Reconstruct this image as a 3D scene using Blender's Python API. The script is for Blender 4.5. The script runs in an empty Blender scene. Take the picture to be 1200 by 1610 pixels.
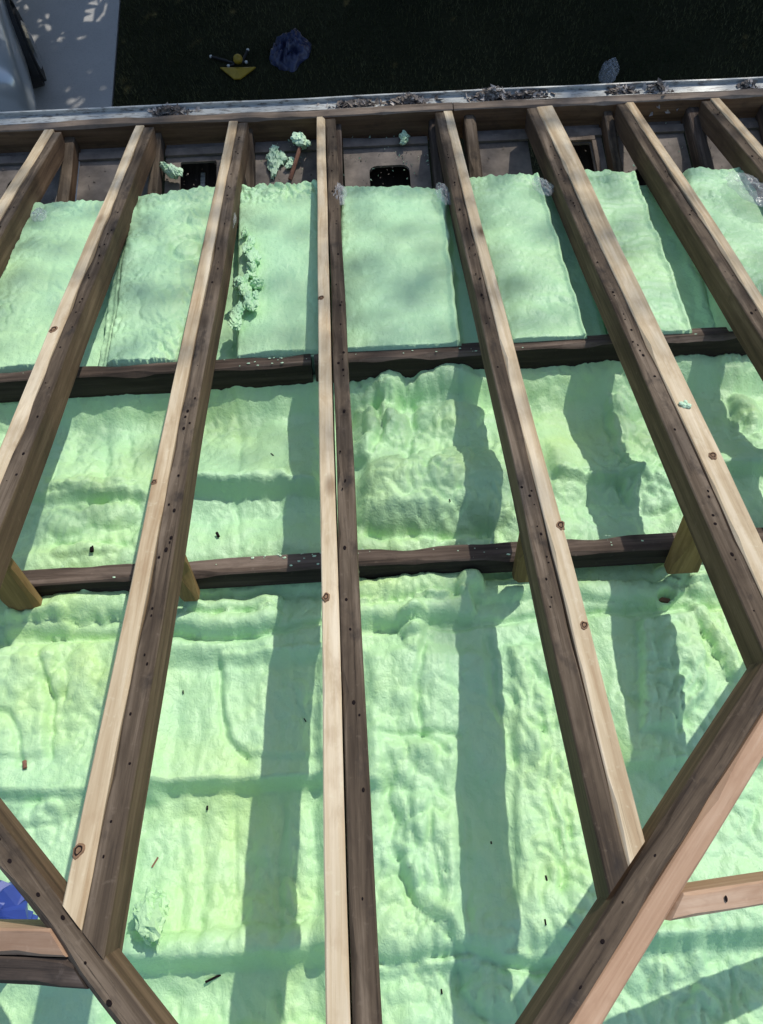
import bpy, bmesh, math, random
import numpy as np
from mathutils import Matrix, Vector

scene = bpy.context.scene
random.seed(7)
# ------------------------------------------------------------------ camera, sky, sun
TH = math.radians(22.6)                       # roof pitch
T0 = 3.5                                      # roof length from the hip peak to the eave
ROOF = Matrix.Rotation(-TH, 4, 'X')           # local x along the eave, y down the slope, z off the roof
U, V, N = (ROOF.to_3x3() @ Vector(a) for a in ((1, 0, 0), (0, 1, 0), (0, 0, 1)))
CAM = [[0.998303, -0.052515, -0.025171], [0.055914, 0.743504, 0.66639], [-0.016281, -0.666666, 0.745179]]
cd = bpy.data.cameras.new('camera')
cd.lens = 26.97; cd.sensor_width = 36; cd.clip_start = .05; cd.clip_end = 400
cam = bpy.data.objects.new('camera', cd)
cols = [U * a[0] + V * a[1] + N * a[2] for a in CAM]
m3 = Matrix(cols).transposed()
cam.matrix_world = Matrix.Translation(V * -T0 + N * 1.33) @ m3.to_4x4()
scene.collection.objects.link(cam); scene.camera = cam

sun_dir = Vector((.42, .689, .796)).normalized()
elev = math.asin(sun_dir.z); azim = math.atan2(sun_dir.x, sun_dir.y)
w = bpy.data.worlds.new('World'); scene.world = w; w.use_nodes = True
nt = w.node_tree; nt.nodes.clear()
sky = nt.nodes.new('ShaderNodeTexSky'); sky.sky_type = 'NISHITA'; sky.sun_disc = False
sky.sun_elevation = elev; sky.sun_rotation = azim
bg = nt.nodes.new('ShaderNodeBackground'); bg.inputs['Strength'].default_value = .15
wo = nt.nodes.new('ShaderNodeOutputWorld')
nt.links.new(sky.outputs[0], bg.inputs[0]); nt.links.new(bg.outputs[0], wo.inputs[0])
sl = bpy.data.lights.new('sun', 'SUN'); sl.energy = 2.5; sl.angle = math.radians(.55); sl.color = (1, .965, .90)
so = bpy.data.objects.new('sun', sl); so.rotation_euler = (-sun_dir).to_track_quat('-Z', 'Y').to_euler()
so.location = (6, 10, 12); scene.collection.objects.link(so)
scene.view_settings.view_transform = 'Standard'; scene.view_settings.look = 'None'
scene.view_settings.exposure = .33; scene.view_settings.gamma = 1
scene.view_settings.use_curve_mapping = False

# ------------------------------------------------------------------ noise
class Noise:
    def __init__(self, seed):
        r = np.random.RandomState(seed); p = r.permutation(256); self.p = np.concatenate([p, p, p])
        a = r.rand(256) * 2 * np.pi; self.g = np.stack([np.cos(a), np.sin(a)], 1)
    def __call__(self, x, y):
        x = np.asarray(x, float); y = np.asarray(y, float)
        xi = np.floor(x).astype(int); yi = np.floor(y).astype(int); xf = x - xi; yf = y - yi
        xi &= 255; yi &= 255
        u = xf**3 * (xf * (xf * 6 - 15) + 10); v = yf**3 * (yf * (yf * 6 - 15) + 10)
        def gr(i, j, dx, dy):
            g = self.g[self.p[self.p[i] + j]]; return g[..., 0] * dx + g[..., 1] * dy
        a = gr(xi, yi, xf, yf); b = gr(xi + 1, yi, xf - 1, yf)
        c = gr(xi, yi + 1, xf, yf - 1); d = gr(xi + 1, yi + 1, xf - 1, yf - 1)
        return (a + u * (b - a)) * (1 - v) + (c + u * (d - c)) * v
NS = [Noise(i) for i in range(12)]
def fbm(x, y, k, octs=3, g=.5):
    s = 0; a = 1
    for o in range(octs):
        s = s + a * NS[(k + o) % 12](x * 2**o + 13.7 * o, y * 2**o + 5.1 * o); a *= g
    return s
def sstep(x, a, b):
    t = np.clip((x - a) / (b - a), 0, 1); return t * t * (3 - 2 * t)

# ------------------------------------------------------------------ materials
class NT:
    def __init__(self, name):
        self.m = bpy.data.materials.new(name); self.m.use_nodes = True; self.t = self.m.node_tree
        self.b = self.t.nodes['Principled BSDF']
    def n(self, typ, **kw):
        o = self.t.nodes.new('ShaderNode' + typ)
        for k, v in kw.items():
            if k.startswith('i_'):
                k = k[2:]; k = int(k) if k.isdigit() else k.replace('_', ' ')
                if isinstance(v, bpy.types.NodeSocket): self.t.links.new(v, o.inputs[k])
                else: o.inputs[k].default_value = v
            else: setattr(o, k, v)
        return o
    def link(self, a, b): self.t.links.new(a, b)
    def ramp(self, fac, stops):
        r = self.n('ValToRGB', i_Fac=fac); e = r.color_ramp.elements
        while len(e) < len(stops): e.new(.5)
        for k, (p, c) in enumerate(stops): e[k].position = p; e[k].color = (*c, 1) if len(c) == 3 else c
        return r.outputs[0]
    def mix(self, fac, a, b, mode='MIX'):
        o = self.n('Mix', data_type='RGBA', blend_type=mode)
        for s, v in ((o.inputs[0], fac), (o.inputs[6], a), (o.inputs[7], b)):
            if isinstance(v, bpy.types.NodeSocket): self.t.links.new(v, s)
            else: s.default_value = v if not isinstance(v, tuple) or len(v) == 4 else (*v, 1)
        return o.outputs[2]
    def coords(self, scale=(1, 1, 1), rnd=True):
        tc = self.n('TexCoord'); v = tc.outputs['Object']
        if rnd:
            oi = self.n('ObjectInfo')
            mu = self.n('Math', operation='MULTIPLY', i_0=oi.outputs['Random'], i_1=37.0)
            cb = self.n('CombineXYZ', i_X=mu.outputs[0], i_Y=mu.outputs[0], i_Z=mu.outputs[0])
            v = self.n('VectorMath', operation='ADD', i_0=v, i_1=cb.outputs[0]).outputs[0]
        return self.n('Mapping', i_Vector=v, i_Scale=scale).outputs[0]
    def noise(self, vec, scale, detail=4, rough=.55, dist=0):
        return self.n('TexNoise', i_Vector=vec, i_Scale=scale, i_Detail=detail, i_Roughness=rough, i_Distortion=dist).outputs['Fac']
    def bump(self, h, strength, dist):
        o = self.n('Bump', i_Height=h, i_Strength=strength, i_Distance=dist)
        self.link(o.outputs[0], self.b.inputs['Normal']); return o
    def base(self, c): 
        if isinstance(c, bpy.types.NodeSocket): self.link(c, self.b.inputs['Base Color'])
        else: self.b.inputs['Base Color'].default_value = (*c, 1)
    def rough(self, r): self.b.inputs['Roughness'].default_value = r

def wood(name, dark, mid, light, knot=.0, stain=.0, rough=.8, stain_col=(.03, .024, .02), grain_bump=.4, crack=.75, speck=.18):
    t = NT(name)
    v = t.coords((1, 1, 1))
    g1 = t.noise(t.n('Mapping', i_Vector=v, i_Scale=(55, 2.2, 55)).outputs[0], 1, 5, .65, .6)
    g2 = t.noise(t.n('Mapping', i_Vector=v, i_Scale=(14, .8, 14)).outputs[0], 1, 3, .5, 1.2)
    g = t.n('Math', operation='ADD', i_0=g1, i_1=g2).outputs[0]
    g = t.n('Math', operation='MULTIPLY', i_0=g, i_1=.5).outputs[0]
    c = t.ramp(g, [(.38, dark), (.5, mid), (.61, light)])
    big = t.noise(v, 2.6, 3)
    c = t.mix(t.ramp(big, [(.35, (0, 0, 0)), (.7, (.45, .45, .45))]), c, tuple(x * .72 for x in mid))
    if knot:
        vo = t.n('TexVoronoi', i_Vector=t.n('Mapping', i_Vector=v, i_Scale=(9, 3.2, 9)).outputs[0], i_Scale=1.0)
        kf = t.ramp(vo.outputs['Distance'], [(.03, (1, 1, 1)), (.09, (.55, .55, .55)), (.16, (0, 0, 0))])
        c = t.mix(t.n('Math', operation='MULTIPLY', i_0=kf, i_1=knot).outputs[0], c, (dark[0] * .35, dark[1] * .28, dark[2] * .25))
    if stain:
        s1 = t.noise(t.n('Mapping', i_Vector=v, i_Scale=(18, 9, 18)).outputs[0], 1, 4, .6)
        sf = t.ramp(s1, [(.56, (0, 0, 0)), (.72, (1, 1, 1))])
        c = t.mix(t.n('Math', operation='MULTIPLY', i_0=sf, i_1=stain).outputs[0], c, stain_col)
    ck = t.noise(t.n('Mapping', i_Vector=v, i_Scale=(130, 2.6, 130)).outputs[0], 1, 6, .75, .4)
    cf = t.ramp(ck, [(.60, (0, 0, 0)), (.72, (crack,) * 3)])
    c = t.mix(cf, c, tuple(x * .3 for x in dark))
    fl = t.noise(v, 55, 3, .6); c = t.mix(t.ramp(fl, [(.62, (0, 0, 0)), (.75, (speck,) * 3)]), c, tuple(min(.8, x * 1.25 + .03) for x in light))
    bl = t.noise(t.n('Mapping', i_Vector=v, i_Scale=(16, 5.5, 16)).outputs[0], 1, 4, .7, .5)
    c = t.mix(t.ramp(bl, [(.5, (0, 0, 0)), (.7, (.5, .5, .5))]), c, tuple(x * .9 for x in dark))
    t.base(c); t.rough(rough); t.b.inputs['Specular IOR Level'].default_value = .25
    hh = t.n('Math', operation='SUBTRACT', i_0=g1, i_1=t.n('Math', operation='MULTIPLY', i_0=cf, i_1=.8).outputs[0]).outputs[0]
    t.bump(hh, grain_bump, .003)
    return t.m

M = {}
M['fresh'] = wood('fresh_sawn_wood', (.40, .28, .16), (.585, .465, .30), (.71, .60, .43), knot=.9, stain=.4, stain_col=(.34, .22, .12), rough=.75, grain_bump=.3, crack=.35, speck=.2)
M['pink'] = wood('reddish_sawn_wood', (.34, .20, .12), (.45, .29, .185), (.55, .39, .27), knot=.7, stain=.3, stain_col=(.3, .17, .1), grain_bump=.25, crack=.35, speck=.2)
M['grey'] = wood('weathered_grey_wood', (.035, .024, .016), (.112, .082, .055), (.215, .165, .118), knot=.8, stain=.9, rough=.9, grain_bump=.6)
M['brown'] = wood('old_brown_wood', (.06, .035, .021), (.12, .074, .043), (.19, .122, .075), knot=.4, stain=.5, stain_col=(.09, .055, .03))
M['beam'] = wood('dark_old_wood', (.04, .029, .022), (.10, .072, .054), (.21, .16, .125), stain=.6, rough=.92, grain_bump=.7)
M['beamside'] = wood('shade_dark_wood', (.018, .013, .010), (.035, .026, .02), (.06, .045, .036), stain=.4, rough=.95)  # beam sides turned from the sun: their shade is put into the colour
M['golden'] = wood('golden_block_wood', (.13, .078, .03), (.23, .142, .056), (.32, .21, .09), knot=.5, stain=.4, stain_col=(.12, .07, .03))
M['fascia'] = wood('fascia_wood', (.13, .095, .065), (.22, .165, .12), (.31, .245, .185), stain=.6, stain_col=(.07, .055, .045))
M['fascia_in'] = wood('fascia_inner_wood', (.12, .065, .035), (.20, .115, .062), (.27, .165, .09), stain=.5)
def foam_mat(name, blue=.0):
    t = NT(name); v = t.coords(rnd=False)
    a = t.noise(v, 2.3, 4, .6); b = t.noise(v, 9, 4, .6)
    c = t.ramp(a, [(.36, (.44, .71, .41)), (.5, (.47, .73, .385)), (.68, (.52, .75, .325))])
    if blue: c = t.mix(blue, c, (.43, .71, .45))
    c = t.mix(t.ramp(b, [(.4, (0, 0, 0)), (.75, (.55, .55, .55))]), c, (.52, .76, .47))
    # thin rind scuffs and embedded grit
    s = t.noise(v, 60, 2, .5)
    c = t.mix(t.ramp(s, [(.70, (0, 0, 0)), (.80, (.35, .35, .35))]), c, (.37, .49, .25))
    t.base(c); t.rough(.42); t.b.inputs['Specular IOR Level'].default_value = .42
    f = t.noise(v, 105, 4, .6, .3); f2 = t.noise(t.n('Mapping', i_Vector=v, i_Rotation=(0, 0, .6), i_Scale=(1, .4, 1)).outputs[0], 55, 3, .6, 1.2)
    h = t.n('Math', operation='ADD', i_0=f, i_1=f2).outputs[0]
    t.bump(h, .5, .005)
    return t.m
M['foam'] = foam_mat('spray_foam'); M['foam_top'] = foam_mat('spray_foam_mint', .45)
def plain(name, col, rough=.6, metal=0, var=.25, sc=18, bump=.0, spec=.5):
    t = NT(name); v = t.coords(); a = t.noise(v, sc, 4, .6)
    t.base(t.ramp(a, [(.3, tuple(x * (1 - var) for x in col)), (.7, tuple(min(1, x * (1 + var)) for x in col))]))
    t.rough(rough); t.b.inputs['Metallic'].default_value = metal; t.b.inputs['Specular IOR Level'].default_value = spec
    if bump: t.bump(a, bump, .003)
    return t.m
M['soffit'] = plain('soffit_board', (.185, .155, .128), .95, var=.42, sc=11, bump=.6)
M['broken'] = plain('broken_foam', (.56, .76, .52), .75, var=.12, sc=60, bump=.8)
M['nail'] = plain('rusty_nail', (.014, .010, .010), .95, spec=.05)
M['knot'] = plain('knot_wood', (.20, .115, .06), .8, var=.3, sc=120)
M['leaf'] = plain('dry_leaf', (.19, .155, .125), .85, var=.75, sc=14)
M['leaf2'] = plain('pale_leaf', (.44, .39, .34), .8, var=.35, sc=30)
M['dirt'] = plain('leaf_mould', (.045, .036, .03), .95, var=.5, sc=80, bump=1)
M['blue'] = plain('blue_plastic', (.03, .06, .27), .45, var=.25, sc=9, bump=.2)
M['navy'] = plain('navy_plastic', (.022, .03, .075), .4, var=.35, sc=9)
M['yellow'] = plain('yellow_plastic', (.30, .20, .012), .5, var=.2)
M['black'] = plain('black_plastic', (.012, .012, .012), .5, var=.2)
M['pale'] = plain('pale_plastic', (.55, .55, .5), .5, var=.1)
M['twig'] = plain('reddish_stick', (.24, .11, .07), .8, var=.3, sc=50)
M['brick'] = plain('wall_siding', (.40, .37, .32), .85, var=.1)
t = NT('painted_gutter'); v = t.coords(rnd=False)
a = t.noise(v, 7, 5, .65); b = t.noise(t.n('Mapping', i_Vector=v, i_Scale=(3, 14, 8)).outputs[0], 6, 5, .7)
c = t.ramp(a, [(.3, (.36, .37, .345)), (.6, (.48, .49, .455))])
c = t.mix(t.ramp(b, [(.50, (0, 0, 0)), (.64, (.9, .9, .9))]), c, (.10, .085, .07))
t.base(c); t.rough(.4); t.b.inputs['Metallic'].default_value = .1; M['gutter'] = t.m
t = NT('clear_plastic'); t.base((.62, .64, .66)); t.rough(.18); t.b.inputs['Alpha'].default_value = .28
t.bump(t.noise(t.coords(), 40, 4), .8, .004); M['plastic'] = t.m
t = NT('lawn_soil'); v = t.coords(rnd=False)
a = t.noise(v, 1.1, 5, .6); b = t.noise(v, 35, 5, .7)
c = t.mix(a, (.014, .018, .007), (.085, .08, .038)); c = t.mix(b, c, (.010, .012, .006)); t.base(c); t.rough(1); t.bump(b, 1, .03)
t.b.inputs['Specular IOR Level'].default_value = .1; M['lawn'] = t.m
t = NT('grass_blade'); v = t.coords(rnd=False); a = t.noise(v, 1.0, 4, .6)
t.base(t.ramp(a, [(.35, (.02, .03, .009)), (.65, (.11, .105, .045))])); t.rough(.7); t.b.inputs['Specular IOR Level'].default_value = .2; M['grass'] = t.m
t = NT('concrete_drive'); v = t.coords(rnd=False); a = t.noise(v, 2.2, 6, .6); b = t.noise(v, 90, 3, .6)
c = t.mix(a, (.36, .345, .325), (.50, .485, .45)); c = t.mix(t.ramp(b, [(.5, (0, 0, 0)), (.8, (.4, .4, .4))]), c, (.16, .15, .14))
t.base(c); t.rough(.9); t.bump(b, .3, .004); M['concrete'] = t.m
t = NT('car_paint'); v = t.coords(rnd=False); a = t.noise(v, 3, 3)
t.base(t.mix(a, (.40, .43, .44), (.50, .53, .54))); t.rough(.28); t.b.inputs['Metallic'].default_value = .4
t.b.inputs['Coat Weight'].default_value = .6; M['paint'] = t.m
M['glass'] = plain('dark_car_glass', (.010, .012, .013), .08, var=.2, spec=.6)
M['rubber'] = plain('black_rubber', (.014, .014, .014), .8, var=.3)
M['chrome'] = plain('alloy_rim', (.5, .5, .5), .3, 1, var=.1)
M['lamp'] = plain('lamp_lens', (.03, .012, .012), .15, var=.2)
t = NT('hedge_leaf'); v = t.coords(rnd=False); a = t.noise(v, 3, 3)
t.base(t.ramp(a, [(.3, (.03, .055, .018)), (.7, (.07, .11, .035))])); t.rough(.6); M['hedge'] = t.m
M['bark'] = plain('bark', (.09, .065, .045), .95, var=.4, sc=12, bump=1)

# ------------------------------------------------------------------ object helpers
COL = scene.collection
def tag(o, label=None, cat=None, group=None, kind=None):
    for k, v in (('label', label), ('category', cat), ('group', group), ('kind', kind)):
        if v: o[k] = v
    return o
def link_mesh(name, me, mats, parent=None, mat=None, smooth=True):
    for q in (mats if isinstance(mats, (list, tuple)) else [mats]): me.materials.append(q)
    if smooth: me.polygons.foreach_set('use_smooth', [True] * len(me.polygons))
    o = bpy.data.objects.new(name, me); COL.objects.link(o)
    if parent: o.parent = parent
    if mat is not None: o.matrix_local = mat
    return o
def empty(name, mat, label, cat, group=None):
    o = bpy.data.objects.new(name, None); o.empty_display_size = .1; COL.objects.link(o)
    o.matrix_world = mat if isinstance(mat, Matrix) else Matrix.Translation(mat)
    return tag(o, label, cat, group)
def roof_mat(s=0, t=T0, q=0, rot=0.0):
    return ROOF @ Matrix.Translation((s, t - T0, -q)) @ Matrix.Rotation(rot, 4, 'Z')
def pydata(verts, faces, mi=None):
    me = bpy.data.meshes.new('mesh'); me.from_pydata([tuple(v) for v in verts], [], faces)
    if mi is not None: me.polygons.foreach_set('material_index', mi)
    me.update(); return me
def grid_mesh(co):
    n, m = co.shape[:2]
    idx = np.arange(n * m).reshape(n, m)
    q = np.stack([idx[:-1, :-1], idx[1:, :-1], idx[1:, 1:], idx[:-1, 1:]], -1).reshape(-1, 4)
    me = bpy.data.meshes.new('mesh')
    me.vertices.add(n * m); me.vertices.foreach_set('co', co.reshape(-1).astype(np.float32))
    me.loops.add(q.size); me.loops.foreach_set('vertex_index', q.reshape(-1).astype(np.int32))
    me.polygons.add(len(q)); me.polygons.foreach_set('loop_start', np.arange(0, q.size, 4, dtype=np.int32))
    me.update(calc_edges=True); me.validate(); return me
def boxes(lst):
    V_, F_ = [], []
    for (x0, x1, y0, y1, z0, z1) in lst:
        b = len(V_)
        V_ += [(x0, y0, z0), (x1, y0, z0), (x1, y1, z0), (x0, y1, z0), (x0, y0, z1), (x1, y0, z1), (x1, y1, z1), (x0, y1, z1)]
        F_ += [tuple(b + i for i in f) for f in ((3, 2, 1, 0), (4, 5, 6, 7), (0, 1, 5, 4), (1, 2, 6, 5), (2, 3, 7, 6), (3, 0, 4, 7))]
    return pydata(V_, F_)
def board(L0, L1, x0, x1, z0, z1, seed=0, wob=.003, bev=.003, cut0=0., cut1=0., seg=.05, wane=(1, 1), twist=0., taper=0., lean=0.):
    """timber along local y; slot 0 = top, slot 1 = sides and ends; cut = end mitre (dy per dx)"""
    r = random.Random(seed); n = max(2, int((L1 - L0) / seg)); vs, fs, mi = [], [], []
    nz = NS[seed % 12]; k0 = seed * 3.17
    for i in range(n + 1):
        y = L0 + (L1 - L0) * i / n
        dx = wob * float(nz(y * 1.3 + k0, k0)) * 2; dz = wob * float(nz(k0, y * 1.6 + k0)) * 2
        cl = bev * (1 + 2.5 * wane[0] * max(0, float(nz(y * 7 + k0, 3.3 + k0)) * 2)); cr = bev * (1 + 2.5 * wane[1] * max(0, float(nz(y * 6 + k0, 8.1 + k0)) * 2))
        f = i / n; tz = twist * f
        a, b = x0 + dx, x1 + dx + taper * f; b_ = bev
        ring = [(a + b_, z0), (b - b_, z0), (b, z0 + b_), (b, z1 - cr), (b - cr, z1), (a + cl, z1), (a, z1 - cl), (a, z0 + b_)]
        for (x, z) in ring:
            yy = y + (cut0 * (x - x0) if i == 0 else 0) + (cut1 * (x - x0) if i == n else 0)
            vs.append((x - lean * z, yy, z + dz + tz * (x - a)))
    for i in range(n):
        for j in range(8):
            A, B = i * 8 + j, i * 8 + (j + 1) % 8
            fs.append((A, B, B + 8, A + 8)); mi.append(0 if j in (3, 4, 5) else 1)
    fs.append(tuple(range(7, -1, -1))); mi.append(1)
    fs.append(tuple(n * 8 + j for j in range(8))); mi.append(1)
    # ring runs counter-clockwise seen from +y, so flip to face outwards
    fs = [tuple(reversed(f)) for f in fs]
    return pydata(vs, fs, mi)
def timber(name, me, mats, parent=None, mat=None):
    o = link_mesh(name, me, mats, parent, mat, smooth=False); return o
def nails(parent, pts, r=.0027):
    V_, F_ = [], []
    for k, (x, y, z) in enumerate(pts):
        b = len(V_); rr = r * random.uniform(.55, 1.35); el = random.uniform(1, 1.9)
        for h, q in ((-.0004, 1.15), (.0005, .95)):
            for i in range(7):
                a = i / 7 * 2 * math.pi; V_.append((x + rr * q * math.cos(a), y + rr * el * q * math.sin(a), z + h))
        F_ += [(b + i, b + (i + 1) % 7, b + 7 + (i + 1) % 7, b + 7 + i) for i in range(7)] + [tuple(b + 7 + i for i in range(7))]
    o = link_mesh('nail_head', pydata(V_, F_), M['nail'], parent, smooth=False); o['kind'] = 'stuff'; return o

# ------------------------------------------------------------------ ground and house shell
GZ = -2.75
lw = link_mesh('lawn', boxes([(-2.1, 60, .2, 90, GZ - .3, GZ)]), M['lawn'], smooth=False); tag(lw, kind='structure')
g2 = link_mesh('ground', boxes([(-90, 90, -60, 90, GZ - .9, GZ - .31)]), M['lawn'], smooth=False); tag(g2, kind='structure')
dv = link_mesh('driveway', boxes([(-8, -2.112, -6, 40, GZ - .3, GZ + .012)]), M['concrete'], smooth=False); tag(dv, kind='structure')
rg = np.random.RandomState(3); nb = 26000
gx = -2.09 + rg.rand(nb)**1.1 * 7.2; gy = 2.2 + rg.rand(nb) * 3.0
ga = rg.rand(nb) * 6.283; gh = .018 + .035 * rg.rand(nb); gl = rg.rand(nb) * .03
co = np.zeros((nb, 3, 3)); dx, dy = np.cos(ga) * .004, np.sin(ga) * .004
co[:, 0] = np.stack([gx - dx, gy - dy, 0 * gx + GZ - .002], 1); co[:, 1] = np.stack([gx + dx, gy + dy, 0 * gx + GZ - .002], 1)
co[:, 2] = np.stack([gx - np.sin(ga) * gl, gy + np.cos(ga) * gl, GZ + gh], 1)
me = pydata(co.reshape(-1, 3), [(3 * i, 3 * i + 1, 3 * i + 2) for i in range(nb)])
tag(link_mesh('grass', me, M['grass'], smooth=False), kind='stuff')

hw = link_mesh('house_wall', boxes([(-3.4, 3.4, -.60, -.46, GZ, -.22)]), M['brick'], smooth=False)
tag(hw, 'plain outer house wall standing below the open eave', 'wall')
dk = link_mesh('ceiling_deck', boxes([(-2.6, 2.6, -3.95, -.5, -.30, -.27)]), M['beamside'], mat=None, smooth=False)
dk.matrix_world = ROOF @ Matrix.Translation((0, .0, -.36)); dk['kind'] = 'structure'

# ------------------------------------------------------------------ fascia, gutter, soffit
fr = empty('fascia_board', (0, 0, 0), 'old wooden fascia board running along the eave across the rafter ends', 'fascia')
R90 = Matrix.Rotation(-math.pi / 2, 4, 'Z')
for k, (xa, xb) in enumerate(((-3.2, .462), (.466, 3.2))):
    timber('board', board(xa, xb, .003, .048, -.165, .003, seed=20 + k, wob=.004, bev=.004), [M['fascia'], M['fascia_in']], fr, R90 @ Matrix.Scale(-1, 4, (1, 0, 0)) if False else Matrix(((0, 1, 0, 0), (1, 0, 0, 0), (0, 0, 1, 0), (0, 0, 0, 1))))
gt = empty('gutter', (0, .0505, 0), 'pale grey metal gutter along the eave littered with dry leaves', 'gutter')
def extrude_x(prof, x0, x1, seg=40, seed=0, wob=.002):
    vs, fs = [], []; n = len(prof)
    for i in range(seg + 1):
        x = x0 + (x1 - x0) * i / seg; d = wob * float(NS[3](x * 2.1, seed + .5)) * 2
        vs += [(x, y + d, z + d * .6) for (y, z) in prof]
    for i in range(seg):
        for j in range(n): fs.append((i * n + j, i * n + (j + 1) % n, (i + 1) * n + (j + 1) % n, (i + 1) * n + j))
    fs += [tuple(range(n - 1, -1, -1)), tuple(seg * n + j for j in range(n))]
    return pydata(vs, fs)
link_mesh('trough', extrude_x([(0, -.006), (.0015, -.006), (.0025, -.019), (.062, -.024), (.064, -.012), (.067, -.012), (.067, -.09), (0, -.09)], -3.3, 3.3), M['gutter'], gt, smooth=False)
link_mesh('rolled_lip', extrude_x([(.0625, -.012), (.064, -.006), (.070, -.005), (.074, -.009), (.074, -.016), (.068, -.016)], -3.3, 3.3, seed=1), M['gutter'], gt, smooth=False)

JX = [(-1.215, .05), (-.835, .042), (-.437, .040), (-.046, .038), (.372, .034), (.535, .052), (1.152, .040), (1.53, .055), (1.86, .045), (-1.62, .04)]
lab = ['second joist stub from the left end of the eave with a brown face', 'pale grey joist stub just right of the second full rafter from the left', 'narrow grey joist stub right of the third rafter from the left',
       'thin dark joist stub hugging the right side of the near vertical centre rafter', 'dark joist stub left of the rafter right of centre', 'broad mottled pale joist stub right of the rafter right of centre',
       'brown joist stub with a split edge left of the third rafter from the right', 'broad dark joist stub between the two rightmost rafters', 'joist stub at the far right edge behind the last rafter', 'joist stub at the far left edge of the eave']
for k, (x, wd) in enumerate(JX):
    top = -.042 if k != 5 else -.030
    mats = [M['grey'], M['brown']] if k in (0, 6) else [M['beam'] if k in (3, 4, 7) else M['grey'], M['beam']]
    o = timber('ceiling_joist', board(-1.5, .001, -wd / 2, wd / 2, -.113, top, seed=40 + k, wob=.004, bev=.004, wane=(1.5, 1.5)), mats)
    o.matrix_world = Matrix.Translation((x, 0, 0)) @ Matrix.Rotation(random.uniform(-.02, .02), 4, 'Z')
    tag(o, lab[k], 'joist', 'joist stubs between the rafter feet')

def soffit(x0, x1, hole, label, depth=-.115, extra=None):
    if hole: hole = (hole[0], hole[1], hole[2] - .022, hole[3] - .022, hole[4])
    r = empty('soffit_board', (0, 0, depth), label, 'soffit')
    y0, y1 = -.44, .002
    if hole:
        hx0, hx1, hy0, hy1, rad = hole
        # plate with a round-cornered cut-out
        inner = []
        for cx, cy, a0 in ((hx1 - rad, hy1 - rad, 0), (hx0 + rad, hy1 - rad, 90), (hx0 + rad, hy0 + .006, 180), (hx1 - rad, hy0 + .006, 270)):
            rr = rad if cy > (hy0 + hy1) / 2 else .006
            ccx = cx if rr == rad else (hx0 + .006 if a0 == 180 else hx1 - .006)
            for i in range(5):
                a = math.radians(a0 + 22.5 * i); inner.append((ccx + rr * math.cos(a), cy + rr * math.sin(a)))
        cxm, cym = (hx0 + hx1) / 2, (hy0 + hy1) / 2; outer = []
        for (px, py) in inner:
            dx, dy = px - cxm, py - cym
            k = min(((x1 - cxm) / dx if dx > 1e-6 else (x0 - cxm) / dx if dx < -1e-6 else 1e9), ((y1 - cym) / dy if dy > 1e-6 else (y0 - cym) / dy if dy < -1e-6 else 1e9))
            outer.append((cxm + dx * k, cym + dy * k))
        n = len(inner); vs = [(x, y, 0) for x, y in inner] + [(x, y, 0) for x, y in outer] + [(x, y, -.012) for x, y in inner]
        fs = [(i, n + i, n + (i + 1) % n, (i + 1) % n) for i in range(n)] + [(i, (i + 1) % n, 2 * n + (i + 1) % n, 2 * n + i) for i in range(n)]
        for cx, cy in ((x0, y0), (x1, y0), (x1, y1), (x0, y1)):   # fill the plate corners
            best = sorted(range(n), key=lambda i: min((outer[i][0] - cx)**2 + (outer[i][1] - cy)**2, (outer[(i + 1) % n][0] - cx)**2 + (outer[(i + 1) % n][1] - cy)**2))
            for i in best:
                j = (i + 1) % n
                if (abs(outer[i][0] - cx) < 1e-4 and abs(outer[j][1] - cy) < 1e-4) or (abs(outer[i][1] - cy) < 1e-4 and abs(outer[j][0] - cx) < 1e-4):
                    vs.append((cx, cy, 0)); fs.append((n + i, len(vs) - 1, n + j)); break
        link_mesh('plate', pydata(vs, fs), M['soffit'], r, smooth=False)
        link_mesh('vent_back', boxes([(x0 + .02, x1 - .02, y0 + .02, y1 - .01, -.10, -.095)]), M['beamside'], r, smooth=False)  # backing sheet with the cavity's shade put into its dark colour
    else:
        link_mesh('plate', boxes([(x0, x1, y0, y1, -.014, 0)]), M['soffit'], r, smooth=False)
    link_mesh('batten', boxes([(x0, x1, -.070, -.030, .002, .014)]), M['soffit'], r, smooth=False)
    return r
soffit(-1.19, -.86, None, 'plain speckled soffit board in the bay left of the second full rafter')
r_ = soffit(-.81, -.46, (-.745, -.585, -.26, -.075, .01), 'soffit board with a square gap beside a lone foam chunk')
link_mesh('pale_strip', boxes([(-.675, -.655, -.27, -.08, -.094, -.085)]), M['gutter'], r_, smooth=False)
soffit(-.415, -.068, None, 'soffit board strewn with foam crumbs left of the centre rafter', depth=-.121)
soffit(-.024, .352, (.085, .262, -.27, -.148, .035), 'soffit board with an arched vent hole right of the centre rafter')
soffit(.563, .80, None, 'soffit board with a torn patch left of the third rafter from the right', depth=-.119)
r_ = soffit(.87, 1.13, (.955, 1.075, -.26, -.075, .012), 'soffit board with a framed square vent hole in the third bay from the right')
link_mesh('vent_frame', boxes([(.94, 1.095, -.095, -.072, .004, .016), (1.08, 1.098, -.29, -.097, .002, .014)]), M['fascia'], r_, smooth=False)
link_mesh('pale_tab', boxes([(.965, 1.02, -.20, -.185, -.09, -.02)]), M['pale'], r_, smooth=False)
soffit(1.175, 1.50, (1.24, 1.36, -.34, -.22, .05), 'soffit board with a round hole beside the broad dark joist')
soffit(1.56, 2.3, None, 'plain soffit board in the last bay at the far right', depth=-.117)
soffit(-2.0, -1.24, (-1.50, -1.36, -.32, -.12, .05), 'soffit board with a dark round hole at the far left')

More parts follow.
